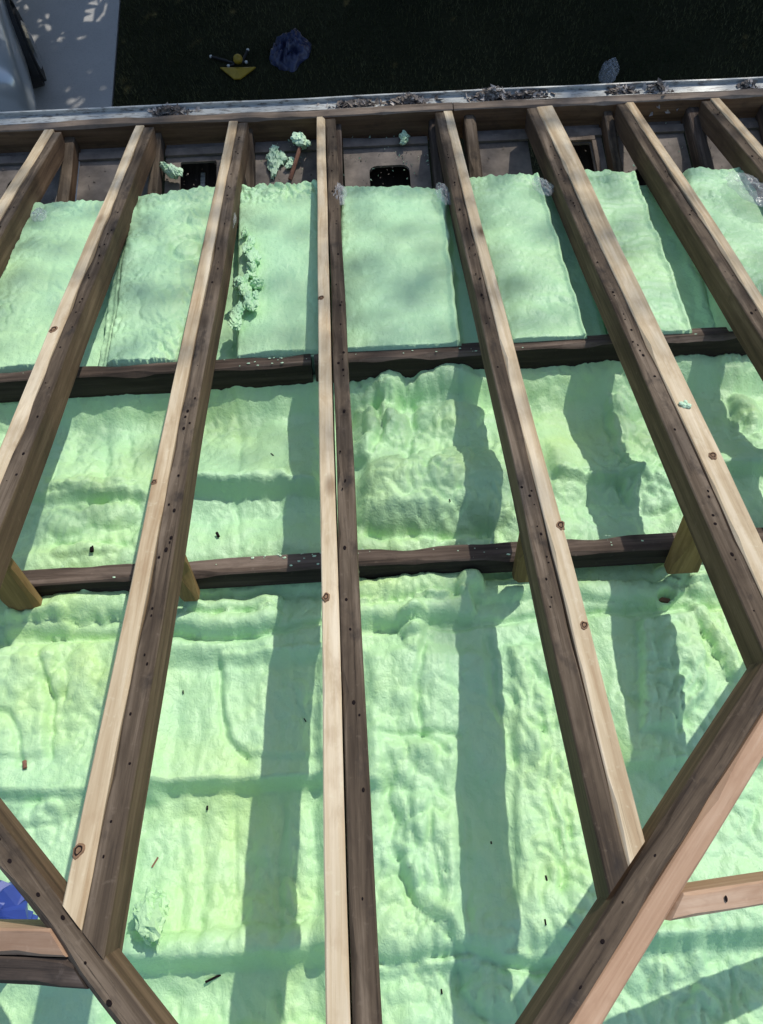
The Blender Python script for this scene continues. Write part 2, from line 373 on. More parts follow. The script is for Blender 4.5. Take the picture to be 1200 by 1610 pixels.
# ------------------------------------------------------------------ rafters
HL, HR = -.145, .012          # hip lines: left s+t = HL, right s-t = HR
RAF = [  # s of the left edge at the eave, rotation, (left kind, width), (right kind, width), eave extension, label
  (-1.305, .016, 'f', .042, 'g', .036, 'leftmost rafter, cut off by the photo edge, with a rounded weathered end'),
  (-.912, .012, 'f', .038, 'g', .042, 'second rafter from the left with a reddish split along its seam'),
  (-.510, .006, 'f', .038, 'g', .042, 'third rafter from the left, ending on the left hip'),
  (-.131, -.0078, 'f', .036, 'g', .042, 'near vertical centre rafter with a ragged bark seam between its two boards'),
  (.378, .009, 'g', .040, 'f', .038, 'rafter right of centre, ending against the right hip with a dark seam'),
  (.778, .006, 'g', .046, 'f', .052, 'third rafter from the right with a wide pale board end at the eave'),
  (1.170, .012, 'g', .042, 'f', .038, 'second rafter from the right with a deep brown side and dark split'),
  (1.545, .004, 'g', .042, 'f', .040, 'rightmost rafter crossing the top right corner of the frame'),
]
# rotation: positive turns the lower end so that s grows towards the peak end negative; boards run from local y=-len to 0
ROOTS = []
def knot(root, s, t, r, seed=0, h=.0056):
    p = root.matrix_world.inverted() @ (ROOF @ Vector((s, t - T0, 0))); rr = random.Random(seed)
    V_, F_, mi = [], [], []; n = 14; ph = [rr.uniform(.8, 1.2) for _ in range(n)]
    for f, z in ((1.1, h - .004), (.95, h - .0006), (.66, h + .0002), (.42, h - .0004)):
        for i in range(n):
            a = i / n * 2 * math.pi; V_.append((p.x + r * f * ph[i] * math.cos(a), p.y + 1.35 * r * f * ph[i] * math.sin(a) + .25 * r * f * math.cos(a), z))
    for k in range(3):
        for i in range(n): F_.append((k * n + i, k * n + (i + 1) % n, (k + 1) * n + (i + 1) % n, (k + 1) * n + i)); mi.append(int(k == 2))
    F_.append(tuple(3 * n + i for i in range(n))); mi.append(0)
    link_mesh('knot', pydata(V_, F_, mi), [M['knot'], M['nail']], root, smooth=False)
for k, (s0, rot, ka, wa, kb, wb, label) in enumerate(RAF):
    root = empty('rafter', roof_mat(s0, T0, 0, -rot), label, 'rafter', 'paired roof rafters of the hip end'); ROOTS.append(root)
    W = wa + wb + .002
    def end_at(s):                          # t where a jack rafter meets the hip it leans on
        return HL - s if k <= 2 else (s - HR if k >= 4 else -.12)
    # local y at the left and right edge of the pair (rotation is tiny)
    sl_ = s0 - rot * 2.5; slope = -1.0 if k <= 2 else (1.0 if k >= 4 else 0)
    y_l = end_at(sl_) - T0
    for side, (kind, a, b) in enumerate(((ka, 0, wa), (kb, wa + (.004 if k == 3 else .0022), W + (.002 if k == 3 else 0)))):
        h = 0.0 if kind == 'g' else .003
        mats = [M['grey'], M['brown']] if kind == 'g' else [M['fresh'], M['fresh']]
        nm = 'old_board' if kind == 'g' else 'fresh_board'
        inner = (side == 0)
        wn = (.3, 1.6) if inner else (1.6, .3)
        if k == 1: wn = (.4, 2.6) if inner else (1.8, .4)
        if k == 3: wn = (.4, 3.0) if inner else (2.4, .4)
        dep = -.089 if kind == 'g' else -.086
        L1 = -.002 if kind == 'f' else -.02
        o = timber(nm, board(y_l + slope * a, L1, a, b, dep, h, seed=60 + k * 5 + side, wob=.0035 if kind == 'g' else .0025, bev=.0022, cut0=slope, cut1=.15 if k == 5 else 0, wane=wn, taper=.022 if (k == 5 and kind == 'f') else 0), mats, root)
        if kind == 'g':
            pts = []; y = y_l + .06 + max(0, slope) * b + random.random() * .05
            while y < -.1:
                c_ = (a + b) / 2
                pts.append((c_ + random.uniform(-.010, .010), y, h + .0012))
                if random.random() < .4: pts.append((c_ + random.uniform(-.013, .013), y + random.uniform(.012, .03), h + .0012))
                y += random.choice((.05, .09, .12, .16, .2)) * random.uniform(.8, 1.2)
            nails(root, pts)

def hip(name, label, s_end, t_end, s_ap, t_ap, specs):
    d = Vector((s_end - s_ap, t_end - t_ap, 0)); L = d.length; ang = math.atan2(d.y, d.x) - math.pi / 2
    root = empty(name, roof_mat(s_ap, t_ap, 0, ang), label, 'hip rafter')
    for k, (nm, a, b, z0, z1, mats, wn) in enumerate(specs):
        timber(nm, board(0, L, a, b, z0, z1, seed=130 + k * 3 + int(s_end > 0), wob=.003, bev=.003, wane=wn, lean=(-.294 if s_end > 0 else .294)), mats, root)
    pts = []; y = .2; a, b, z1 = specs[0][1], specs[0][2], specs[0][4]
    while y < min(L, 1.6):
        pts.append((random.uniform(a + .009, b - .009), y, z1 + .001)); y += random.uniform(.03, .10)
    nails(root, pts)
    return root
# left hip: upper edge on s+t = HL ; right hip: upper edge on s-t = HR
hip('hip_rafter', 'dark weathered hip rafter slanting down across the lower left corner', -1.75 , 1.75 + HL, -.06, .06 + HL,
    [('old_board', -.043, -.001, -.070, -.001, [M['grey'], M['brown']], (1.5, 1.5))])
hip('hip_rafter', 'hip rafter with a fresh pinkish sister board slanting up the lower right corner', 1.9, 1.9 - HR, -.04, -.04 - HR,
    [('old_board', .003, .044, -.072, -.001, [M['grey'], M['brown']], (1.2, 1.6)), ('fresh_board', .046, .082, -.070, -.004, [M['pink'], M['pink']], (1.5, .4))])
KN = [(2, -0.519, 0.463, 0.0095), (4, 0.432, 1.115, 0.0102), (4, 0.424, 0.847, 0.0078), (3, -0.101, 0.955, 0.0081), (3, -0.11, 2.091, 0.0098), (1, -0.915, 1.994, 0.0112), (5, 0.847, 1.311, 0.0095), (2, -0.517, 1.325, 0.0076)]
bpy.context.view_layer.update()
for k, (ri, s_, t_, r_) in enumerate(KN):
    if ri >= 0: knot(ROOTS[ri], s_, t_, r_, k)
# the neighbouring slopes' jack rafters and the ridge
def side_jack(label, s, t, sgn, ln):
    P = ROOF @ Vector((s, t - T0, 0))
    sl = Matrix.Translation(P) @ Matrix(((sgn * math.cos(TH), 0, sgn * math.sin(TH), 0), (0, 1, 0, 0), (-math.sin(TH), 0, math.cos(TH), 0), (0, 0, 0, 1)))
    if sgn < 0: sl = sl @ Matrix.Identity(4)
    r = empty('jack_rafter', sl, label, 'rafter')
    swap = Matrix(((0, 1, 0, 0), (1, 0, 0, 0), (0, 0, 1, 0), (0, 0, 0, 1)))
    return r, swap
r, sw = side_jack('reddish jack rafter with a dark old board below it at the lower left edge', -.505, .302, -1, 1.8)
timber('fresh_board', board(.004, 1.9, .0, .039, -.089, -.004, seed=151, bev=.003, wob=.003, cut0=1), [M['pink'], M['pink']], r, sw)
timber('old_board', board(-.037, 1.9, -.041, -.002, -.092, -.006, seed=152, bev=.003, wob=.003, wane=(2, 2), cut0=1), [M['beam'], M['beamside']], r, sw)
r, sw = side_jack('lone reddish jack rafter running out to the right edge from behind the right hip', .435, .299, 1, 1.8)
timber('fresh_board', board(0.004, 1.9, .0, .036, -.089, -.004, seed=153, bev=.003, wob=.003, cut0=1), [M['pink'], M['pink']], r, sw)
nails(r, [(.12, .02, .0), (.23, .017, .0)])
o = timber('ridge_board', board(-2.4, 0, -.02, .02, -.15, .0, seed=155), [M['grey'], M['brown']])
o.matrix_world = ROOF @ Matrix.Translation((-.05, -.20 - T0, 0)) @ Matrix.Rotation(TH, 4, 'X')
tag(o, 'weathered ridge board running back from the hip peak', 'ridge board')

# ------------------------------------------------------------------ cross beams and struts
sw = Matrix(((0, 1, 0, 0), (1, 0, 0, 0), (0, 0, 1, 0), (0, 0, 0, 1)))
def beam(label, t_l, t_r, q, w_, h_, cuts, seed):
    ang = math.atan2(t_r - t_l, 2.0)
    r = empty('purlin_beam', roof_mat(0, (t_l + t_r) / 2, q, ang), label, 'beam', 'dark cross beams under the rafters')
    for k, (xa, xb) in enumerate(cuts):
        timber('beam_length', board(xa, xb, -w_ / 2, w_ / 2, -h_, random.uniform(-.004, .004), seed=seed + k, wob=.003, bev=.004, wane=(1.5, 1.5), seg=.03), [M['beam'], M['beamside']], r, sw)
    vs, fs = [], []; rr = random.Random(seed)
    for i in range(60):                             # flecks of overspray on the upper edge
        x = rr.choice((rr.uniform(-1.3, 1.5), rr.gauss(.35, .15), rr.gauss(-.2, .12))); y = -w_ / 2 + rr.uniform(0, 1)**2 * w_; z = .0005; e = rr.uniform(.0015, .005); b = len(vs)
        n_ = 6; vs += [(x + e * rr.uniform(.6, 1.5) * math.cos(i_ / n_ * 6.283), y * -1 + e * rr.uniform(.4, 1.0) * math.sin(i_ / n_ * 6.283), z) for i_ in range(n_)] + [(x, -y, z + e * .5)]
        fs += [(b + i_, b + (i_ + 1) % n_, b + n_) for i_ in range(n_)]
    o = link_mesh('foam_fleck', pydata(vs, fs), M['broken'], r, Matrix.Translation((0, 0, .002)), smooth=False); o['kind'] = 'stuff'
    return r
beam('upper dark cross beam below the row of smooth foam slabs', 1.968, 1.998, .138, .055, .086, ((-2.4, -.155), (-.145, 2.4)), 171)
beam('lower brown cross beam with the short wooden struts standing on it', 1.256, 1.256, .25, .055, .064, ((-2.4, -.04), (-.035, 2.4)), 175)
STR = [(-.945, .085, -.015, 'short strut at the left edge under the second rafter'), (-.502, .050, .02, 'short dark strut on the right of the third rafter from the left'),
       (.366, .052, -.0, 'narrow golden strut behind the rafter right of centre'), (.768, .085, .0, 'broad golden strut behind the third rafter from the right')]
for k, (s, wd, rot, label) in enumerate(STR):
    me = board(.0, .205, 0, wd, -.018, .018, seed=181 + k, bev=.005, wob=.004, wane=(2, 2), taper=-.012, seg=.02)
    o = timber('strut', me, [M['golden'], M['golden']])
    # local y runs up from the beam to the rafter, local z faces the peak
    o.matrix_world = ROOF @ Matrix.Translation((s, 1.196 - T0, -.292)) @ Matrix.Rotation(rot, 4, 'Y') @ Matrix(((1, 0, 0, 0), (0, 0, -1, 0), (0, 1, 0, 0), (0, 0, 0, 1)))
    tag(o, label, 'strut', 'short struts on the lower cross beam')

# ------------------------------------------------------------------ spray foam
PROF = [(3.198, 0.06), (2.937, 0.07), (2.024, 0.13), (2.001, 0.2), (1.955, 0.21), (1.868, 0.3), (1.527, 0.28), (1.484, 0.31), (1.352, 0.3), (1.302, 0.335), (1.245, 0.345), (1.177, 0.352), (1.086, 0.365), (1.002, 0.382), (0.88, 0.415), (0.758, 0.45), (0.699, 0.475), (0.413, 0.515), (0.36, 0.55), (0.272, 0.57), (0.128, 0.6)]
PROF.sort()
FEAT = [
('step',(-1.024,1.569),(-0.638,1.548),0.035,0.03,0.12),
('step',(-0.516,1.554),(-0.144,1.538),0.045,0.035,0.12),
('step',(0.544,1.548),(0.803,1.536),0.03,0.03,0.12),
('step',(0.949,1.525),(1.23,1.523),0.035,0.03,0.12),
('groove',[(-0.817,1.827),(-0.763,1.573)],0.0158,0.012),
('groove',[(-0.901,1.802),(-0.872,1.596)],0.0156,0.008),
('groove',[(-0.736,1.82),(-0.684,1.574)],0.0118,0.008),
('bump',(-0.797,1.591),0.1376,0.0288,0.02,0),
('bump',(-0.855,1.478),0.0679,0.044,0.028,0),
('bump',(-0.736,1.498),0.0812,0.0444,0.026,0),
('bump',(-0.786,1.383),0.1049,0.0274,0.018,0),
('bump',(-0.925,1.473),0.0427,0.0598,0.015,0),
('groove',[(-0.92,1.569),(-0.796,1.542),(-0.657,1.546)],0.011,0.018),
('groove',[(-0.879,1.419),(-0.804,1.402),(-0.678,1.405)],0.0088,0.014),
('groove',[(-0.402,1.906),(-0.374,1.586)],0.0102,0.007),
('groove',[(-0.383,1.511),(-0.362,1.355)],0.0091,0.007),
('groove',[(-0.507,1.914),(-0.485,1.594)],0.0204,0.006),
('ridge',[(-0.516,1.575),(-0.367,1.569),(-0.247,1.57)],0.0221,0.016),
('bump',(0.039,1.891),0.0732,0.0638,0.018,0),
('bump',(0.053,1.788),0.0597,0.1002,0.032,0),
('bump',(-0.001,1.671),0.0537,0.0644,0.02,0),
('bump',(0.079,1.888),0.0407,0.0501,0.02,0),
('bump',(0.261,1.859),0.1262,0.1709,0.045,0),
('bump',(0.111,1.491),0.174,0.1231,0.05,0),
('bump',(0.299,1.534),0.1296,0.1244,0.03,0),
('bump',(0.346,1.456),0.0914,0.0819,0.025,0),
('groove',[(0.17,1.954),(0.148,1.781),(0.119,1.604)],0.0122,0.018),
('groove',[(0.099,1.723),(0.117,1.576),(0.223,1.513)],0.0098,0.01),
('groove',[(0.245,1.93),(0.222,1.596)],0.0101,0.006),
('groove',[(0.306,1.925),(0.273,1.592)],0.0101,0.006),
('groove',[(-0.004,1.385),(0.172,1.362),(0.314,1.366)],0.0124,0.02),
('wrk',(0.056,1.852),0.122,0.201,1.0),
('wrk',(0.219,1.654),0.115,0.232,1.0),
('wrk',(0.109,1.474),0.164,0.08,0.7),
('wrk',(0.356,1.403),0.108,0.079,0.8),
('bump',(0.807,1.791),0.0446,0.0953,0.03,0),
('bump',(0.843,1.846),0.0447,0.0546,0.02,0),
('bump',(0.827,1.493),0.0925,0.0829,0.035,0),
('bump',(0.592,1.511),0.0555,0.0622,0.015,0),
('bump',(0.869,1.692),0.0394,0.1103,0.02,0.3),
('groove',[(0.773,1.831),(0.755,1.671),(0.77,1.553)],0.0102,0.014),
('groove',[(0.564,1.555),(0.732,1.55),(0.738,1.473)],0.0075,0.01),
('wrk',(0.807,1.55),0.113,0.186,1.0),
('bump',(1.207,1.781),0.057,0.0912,0.035,0),
('wrk',(1.167,1.699),0.08,0.131,1.0),
('groove',[(1.159,1.826),(1.106,1.643)],0.0122,0.012),
('wrk',(-0.816,1.577),0.202,0.222,0.7),
('bump',(0.245,1.922),0.1826,0.0318,0.012,0),
('block',[(-0.047,1.898),(0.523,1.851),(0.436,1.352),(-0.039,1.387)],0.045,0.06),
('block',[(0.606,1.9),(0.982,1.868),(0.875,1.276),(0.515,1.302)],-0.022,0.08),
('bump',(-0.001,1.671),0.0499,0.0558,0.03,0),
('bump',(0.101,1.753),0.0473,0.0883,0.025,0),
('bump',(0.087,1.93),0.0528,0.0546,0.03,0),
('groove',[(0.039,1.891),(0.051,1.757),(0.017,1.64)],0.0142,0.03),
('block',[(-0.639,1.105),(-0.118,1.069),(-0.127,0.245),(-0.629,0.273)],-0.04,0.05),
('block',[(-0.052,1.073),(0.501,1.036),(0.459,0.343),(-0.069,0.373)],0.02,0.05),
('ridge',[(-0.966,1.212),(-0.896,1.2),(-0.812,1.205),(-0.661,1.215)],0.0368,0.044),
('ridge',[(-0.937,1.155),(-0.871,1.158),(-0.813,1.161)],0.0247,0.024),
('bump',(-0.75,1.25),0.0254,0.0247,0.03,0),
('groove',[(-1.084,1.139),(-0.983,1.134),(-0.833,1.13),(-0.65,1.132)],0.0114,0.022),
('ridge',[(-1.121,1.286),(-0.912,1.281),(-0.67,1.28)],0.0204,0.02),
('ridge',[(-0.495,1.262),(-0.322,1.255),(-0.141,1.256)],0.0274,0.02),
('ridge',[(-0.488,1.19),(-0.387,1.19),(-0.265,1.197)],0.0168,0.022),
('ridge',[(-0.505,1.149),(-0.401,1.143),(-0.276,1.156)],0.0215,0.028),
('groove',[(-0.549,1.125),(-0.432,1.113),(-0.316,1.118),(-0.2,1.128),(-0.142,1.136)],0.0099,0.02),
('ridge',[(-0.047,1.204),(0.089,1.206),(0.253,1.214)],0.0373,0.042),
('ridge',[(-0.05,1.133),(0.084,1.139),(0.237,1.15)],0.025,0.034),
('bump',(0.095,1.107),0.0398,0.0408,0.04,0),
('bump',(0.095,1.06),0.0262,0.0366,0.022,0),
('groove',[(-0.051,1.108),(0.181,1.101),(0.434,1.12)],0.0099,0.016),
('ridge',[(0.25,1.189),(0.362,1.201),(0.467,1.213)],0.0272,0.02),
('ridge',[(0.531,1.189),(0.663,1.17),(0.8,1.17)],0.0239,0.018),
('bump',(0.855,1.213),0.0953,0.0427,0.045,-0.1),
('bump',(0.883,1.164),0.065,0.0268,0.025,0),
('bump',(0.772,1.156),0.0255,0.0172,-0.05,0),
('groove',[(0.517,1.119),(0.685,1.121),(0.954,1.12)],0.0101,0.018),
('bump',(-0.842,1.068),0.0323,0.0452,0.02,0),
('bump',(-0.807,1.013),0.0255,0.0321,0.018,0),
('bump',(-0.893,1.047),0.0401,0.0718,0.016,0),
('bump',(-0.753,1.038),0.0481,0.0718,0.015,0),
('groove',[(-0.872,1.087),(-0.835,1.019),(-0.815,0.948),(-0.802,0.837)],0.0097,0.014),
('groove',[(-0.966,0.955),(-0.916,0.94),(-0.886,0.893),(-0.873,0.827)],0.0094,0.014),
('groove',[(-0.786,1.04),(-0.788,0.931)],0.008,0.008),
('block',[(-1.111,1.112),(-0.877,1.096),(-0.818,0.979),(-0.802,0.83),(-1.053,0.832)],0.012,0.02),
('step',(-1.043,0.767),(-0.546,0.746),0.03,0.025,0.12),
('bump',(-0.813,0.714),0.0667,0.0266,0.022,0),
('bump',(-0.764,0.732),0.0597,0.0201,0.02,0),
('wrk',(-0.801,0.692),0.133,0.081,0.6),
('block',[(-0.406,1.081),(-0.118,1.078),(-0.126,0.787),(-0.333,0.807),(-0.376,0.853),(-0.403,0.937)],0.016,0.02),
('groove',[(-0.405,1.072),(-0.406,0.967),(-0.389,0.876),(-0.333,0.811)],0.0081,0.01),
('step',(-0.592,0.769),(-0.119,0.759),0.04,0.03,0.12),
('step',(-0.067,0.732),(-0.007,0.728),0.03,0.03,0.12),
('groove',[(-0.438,0.723),(-0.421,0.448)],0.009,0.005),
('groove',[(-0.484,0.726),(-0.466,0.451)],0.012,0.005),
('groove',[(-0.363,0.719),(-0.352,0.438)],0.0075,0.006),
('groove',[(-0.249,0.721),(-0.251,0.433)],0.012,0.008),
('bump',(-0.211,0.574),0.0431,0.1768,0.012,0),
('step',(-0.645,0.417),(-0.396,0.405),0.03,0.03,0.12),
('step',(-0.396,0.405),(-0.08,0.408),0.035,0.035,0.12),
('ridge',[(-0.548,0.428),(-0.354,0.43),(-0.134,0.432)],0.0273,0.018),
('groove',[(-0.477,0.358),(-0.465,0.285)],0.0081,0.008),
('groove',[(-0.26,0.34),(-0.245,0.252)],0.0108,0.01),
('groove',[(0.113,1.037),(0.09,0.904),(0.098,0.83),(0.15,0.783)],0.0098,0.016),
('bump',(0.041,0.985),0.0721,0.1077,0.014,0),
('bump',(0.147,0.916),0.0395,0.1061,0.01,0),
('block',[(-0.001,0.822),(0.184,0.817),(0.186,0.631),(0.159,0.403),(0.131,0.394),(0.087,0.437),(0.035,0.483),(0.016,0.574),(0.011,0.724)],0.022,0.03),
('groove',[(-0.003,0.839),(0.185,0.824)],0.0062,0.012),
('groove',[(0.009,0.737),(0.012,0.601),(0.042,0.482),(0.112,0.408),(0.149,0.366)],0.0076,0.01),
('groove',[(0.136,0.798),(0.125,0.607),(0.103,0.454)],0.0123,0.008),
('groove',[(0.073,0.788),(0.048,0.653),(0.073,0.518)],0.0107,0.01),
('wrk',(0.074,0.61),0.088,0.273,1.0),
('wrk',(0.153,0.977),0.112,0.106,0.5),
('block',[(0.331,1.047),(0.456,1.056),(0.471,0.613),(0.47,0.445),(0.409,0.378),(0.285,0.364),(0.262,0.494),(0.313,0.787)],0.02,0.025),
('groove',[(0.293,1.067),(0.278,0.892),(0.309,0.83),(0.309,0.759)],0.0099,0.012),
('groove',[(0.387,0.855),(0.372,0.715),(0.383,0.578),(0.374,0.488)],0.0094,0.012),
('groove',[(0.414,0.824),(0.397,0.674),(0.41,0.563)],0.0078,0.01),
('groove',[(0.38,0.994),(0.402,0.929),(0.468,0.849)],0.0097,0.008),
('wrk',(0.381,0.647),0.074,0.36,1.0),
('wrk',(0.359,0.963),0.08,0.106,0.5),
('groove',[(-0.041,0.372),(0.041,0.376),(0.13,0.377),(0.19,0.369),(0.296,0.342),(0.419,0.354)],0.0082,0.022),
('step',(-0.082,0.369),(0.136,0.372),0.02,0.03,0.12),
('step',(0.136,0.372),(0.488,0.362),0.035,0.04,0.12),
('bump',(0.238,0.317),0.1078,0.0573,0.035,0),
('groove',[(0.129,0.375),(0.133,0.317),(0.178,0.266)],0.0082,0.016),
('wrk',(0.238,0.311),0.108,0.089,0.8),
('block',[(0.679,1.094),(0.841,1.11),(0.837,0.996),(0.813,0.887),(0.703,0.791),(0.612,0.796)],0.03,0.018),
('wrk',(0.722,0.939),0.112,0.176,1.0),
('ridge',[(0.846,1.109),(0.867,1.027),(0.889,0.935)],0.0185,0.026),
('step',(0.578,0.742),(0.935,0.74),0.03,0.03,0.12),
('groove',[(0.825,0.964),(0.707,0.805)],0.0081,0.01),
('groove',[(0.587,0.748),(0.723,0.744),(0.84,0.725)],0.0076,0.01),
('step',(0.518,0.382),(0.876,0.39),0.04,0.04,0.12),
('wrk',(0.662,0.287),0.148,0.163,1.1),
('wrk',(0.841,0.618),0.089,0.131,0.8),
('bump',(0.596,0.356),0.0818,0.0458,0.02,0),
('bump',(0.686,0.714),0.0607,0.0408,0.02,0),
('wrk',(-0.79,0.947),0.157,0.138,0.4),
('wrk',(-0.203,0.548),0.057,0.157,0.5),
('wrk',(-0.435,0.327),0.16,0.059,0.4),
('wrk',(0.065,0.506),0.099,0.186,1.2),
('bump',(0.07,0.652),0.0385,0.0663,0.014,0),
('bump',(0.131,0.593),0.032,0.0977,0.014,0),
('bump',(0.054,0.545),0.0314,0.0544,0.014,0),
('bump',(0.103,0.454),0.0361,0.0466,0.018,0),
('bump',(0.364,0.728),0.0303,0.1018,0.012,0),
('bump',(0.319,0.582),0.032,0.0814,0.012,0)]
PT = np.array([a for a, _ in PROF]); PQ = np.array([b for _, b in PROF])
def base_h(t):                     # smoothed drop below the rafter plane
    h = 0
    for d in (-.02, -.01, 0, .01, .02): h = h - np.interp(t + d, PT, PQ) / 5
    h = h - .075 * sstep(t, 1.985, 2.005)
    return h
def seg_dist(x, y, pts):
    best = np.full(x.shape, 9.)
    for (ax, ay), (bx, by) in zip(pts[:-1], pts[1:]):
        vx, vy = bx - ax, by - ay; L2 = vx * vx + vy * vy + 1e-12
        k = np.clip(((x - ax) * vx + (y - ay) * vy) / L2, 0, 1)
        best = np.minimum(best, np.hypot(x - ax - k * vx, y - ay - k * vy))
    return best
def inside(x, y, poly):
    c = np.zeros(x.shape, bool); n = len(poly)
    for i in range(n):
        (x1, y1), (x2, y2) = poly[i], poly[(i + 1) % n]
        if abs(y2 - y1) < 1e-9: continue
        c ^= ((y1 > y) != (y2 > y)) & (x < (x2 - x1) * (y - y1) / (y2 - y1) + x1)
    return c
def wrinkle(x, y, k=0):
    """folds: ridged creases between swollen lumps, streaked along the spray passes"""
    wx = x + .020 * fbm(x * 12, y * 12, 2 + k, 2); wy = y + .020 * fbm(x * 12 + 40, y * 12, 4 + k, 2)
    a = np.abs(NS[(5 + k) % 12](wx * 24, wy * 17)); b = np.abs(NS[(6 + k) % 12](wx * 44 + wy * 16, wy * 36))
    return (np.sqrt(a + .004) - .4) * 1.3 + (np.sqrt(b + .004) - .4) * .55
def lumps(x, y, k=0):
    wx = x + .03 * fbm(x * 7, y * 7, 1 + k, 2); wy = y + .03 * fbm(x * 7 + 9, y * 7 + 4, 3 + k, 2)
    return np.sqrt(np.abs(NS[(2 + k) % 12](wx * 9, wy * 5.5)) + .003) - .4
def foam_height(x, t):
    # wander the coordinates so that drawn features keep ragged edges
    X = x + .010 * fbm(x * 11, t * 11, 1, 3); Y = t + .010 * fbm(x * 11 + 9, t * 11 + 3, 3, 3)
    h = base_h(Y)
    h = h + .016 * fbm(x * 4.2, t * 3.1, 0, 3) + .009 * fbm(x * 13, t * 3.2, 7, 2) + .0045 * fbm(x * 22, t * 20, 5, 3)
    wm = .20 + .45 * sstep(fbm(x * 3.1 + 5, t * 3.1, 8, 2), -.05, .35)
    for f in FEAT:
        if f[0] == 'wrk':
            (cx, cy), rx, ry, a = f[1:]; d = ((X - cx) / rx)**2 + ((Y - cy) / ry)**2; wm = wm + a * np.exp(-d * 1.3)
        elif f[0] == 'step':
            (ax, ay), (bx, by), A, w_, L = f[1:]
            yl = ay + (by - ay) * (x - ax) / (bx - ax) + .004 * fbm(x * 9, t * 0 + ay * 7, 2, 2); d = t - yl
            env = sstep(X, ax - .03, ax + .02) * (1 - sstep(X, bx - .02, bx + .03))
            h = h + 1.35 * A * env * np.where(d > 0, np.exp(-np.maximum(d, 0) / L), np.clip(1 + d / (w_ * .65), 0, 1)**1.2)
        elif f[0] == 'block':
            poly, A, w_ = f[1:]; ins = inside(X, Y, poly); dd = seg_dist(X, Y, poly + [poly[0]])
            h = h + A * np.where(ins, sstep(dd, 0, w_), 0)
    for f in FEAT:
        if f[0] == 'ridge':
            pts, r, A = f[1:]; rr = 1.2 * r * (1 + .35 * fbm(x * 20, t * 20, 9, 2)); d = seg_dist(X, Y, pts)
            h = h + 1.25 * A * np.sqrt(np.clip(1 - (d / rr)**2, 0, 1))
        elif f[0] == 'bump':
            (cx, cy), rx, ry, A, an = f[1:]; c, s = math.cos(an), math.sin(an)
            dx, dy = X - cx, Y - cy; d = ((dx * c + dy * s) / rx)**2 + ((-dx * s + dy * c) / ry)**2
            h = h + A * np.clip(1 - d, 0, 1)**.65
        elif f[0] == 'groove':
            pts, w_, A = f[1:]; d = seg_dist(X, Y, pts); h = h - A * np.exp(-(d / w_)**2)
    wm = np.minimum(wm, 1.3)
    h = h + .0165 * wm * wrinkle(x, t) + .021 * (.15 + .85 * np.minimum(wm, 1)) * lumps(x, t) + .0016 * fbm(x * 60, t * 48, 10, 3)
    return h
def sheet(name, label, s0, s1, t0, t1, res, mat, rag=.0):
    n, m = int((s1 - s0) / res), int((t1 - t0) / res)
    x, t_ = np.meshgrid(np.linspace(s0, s1, n), np.linspace(t0, t1, m), indexing='ij')
    z = foam_height(x, t_)
    co = np.stack([x, t_ - T0, z], -1)
    co = np.pad(co, ((1, 1), (1, 1), (0, 0)), mode='edge')
    for sl_ in (np.s_[0, :, 2], np.s_[-1, :, 2], np.s_[:, 0, 2], np.s_[:, -1, 2]): co[sl_] -= .08
    o = link_mesh(name, grid_mesh(co), mat); o.matrix_world = ROOF.copy()
    return tag(o, label, 'spray foam')
sheet('spray_foam', 'lumpy green spray foam field between the two dark cross beams', -1.9, 1.95, 1.262, 1.975, .0052, M['foam'])
sheet('spray_foam', 'rough foam bed seen in the gaps between the smooth slabs of the top row', -1.9, 2.0, 2.012, 2.86, .0075, M['foam_top'])
sheet('spray_foam', 'large terraced green spray foam field below the lower cross beam', -1.75, 1.75, -.35, 1.2575, .0052, M['foam'])

PAN = [[(-1.369, 2.066), (-0.971, 2.072), (-0.911, 3.007), (-1.331, 3.003)], [(-0.836, 2.081), (-0.57, 2.065), (-0.493, 3.073), (-0.922, 3.018)], [(-0.392, 2.054), (-0.093, 2.035), (-0.091, 3.072), (-0.452, 3.069)], [(-0.073, 2.033), (0.424, 2.02), (0.476, 2.949), (-0.039, 3.025)], [(0.476, 2.028), (0.813, 2.029), (0.859, 3.031), (0.457, 3.044)], [(0.814, 2.035), (1.232, 2.029), (1.33, 3.001), (0.856, 3.053)], [(1.152, 2.036), (1.561, 2.031), (1.783, 2.951), (1.307, 3.035)]]
PLAB = ['smooth foam slab at the far left in the top row', 'wrinkled foam slab with a round dent, second from the left in the top row', 'flat foam slab with a crinkled upper edge and crumbly left side',
        'wide flat foam slab right of the centre rafter in the top row', 'foam slab with a rounded shoulder left of the third rafter from the right', 'pale foam slab with fine ripples, third from the right end', 'foam slab at the top right corner under crumpled clear plastic']
RIM = [(0.05, .97, .03), (.10, .97, .02), (.02, .94, .05), (.02, .80, .05), (.03, .74, .05), (.03, .60, .05), (.05, .85, .04)]
PQS = (.130, .07)
for p_ in PAN:
    for j_ in (0, 1): p_[j_] = (p_[j_][0], 2.020)
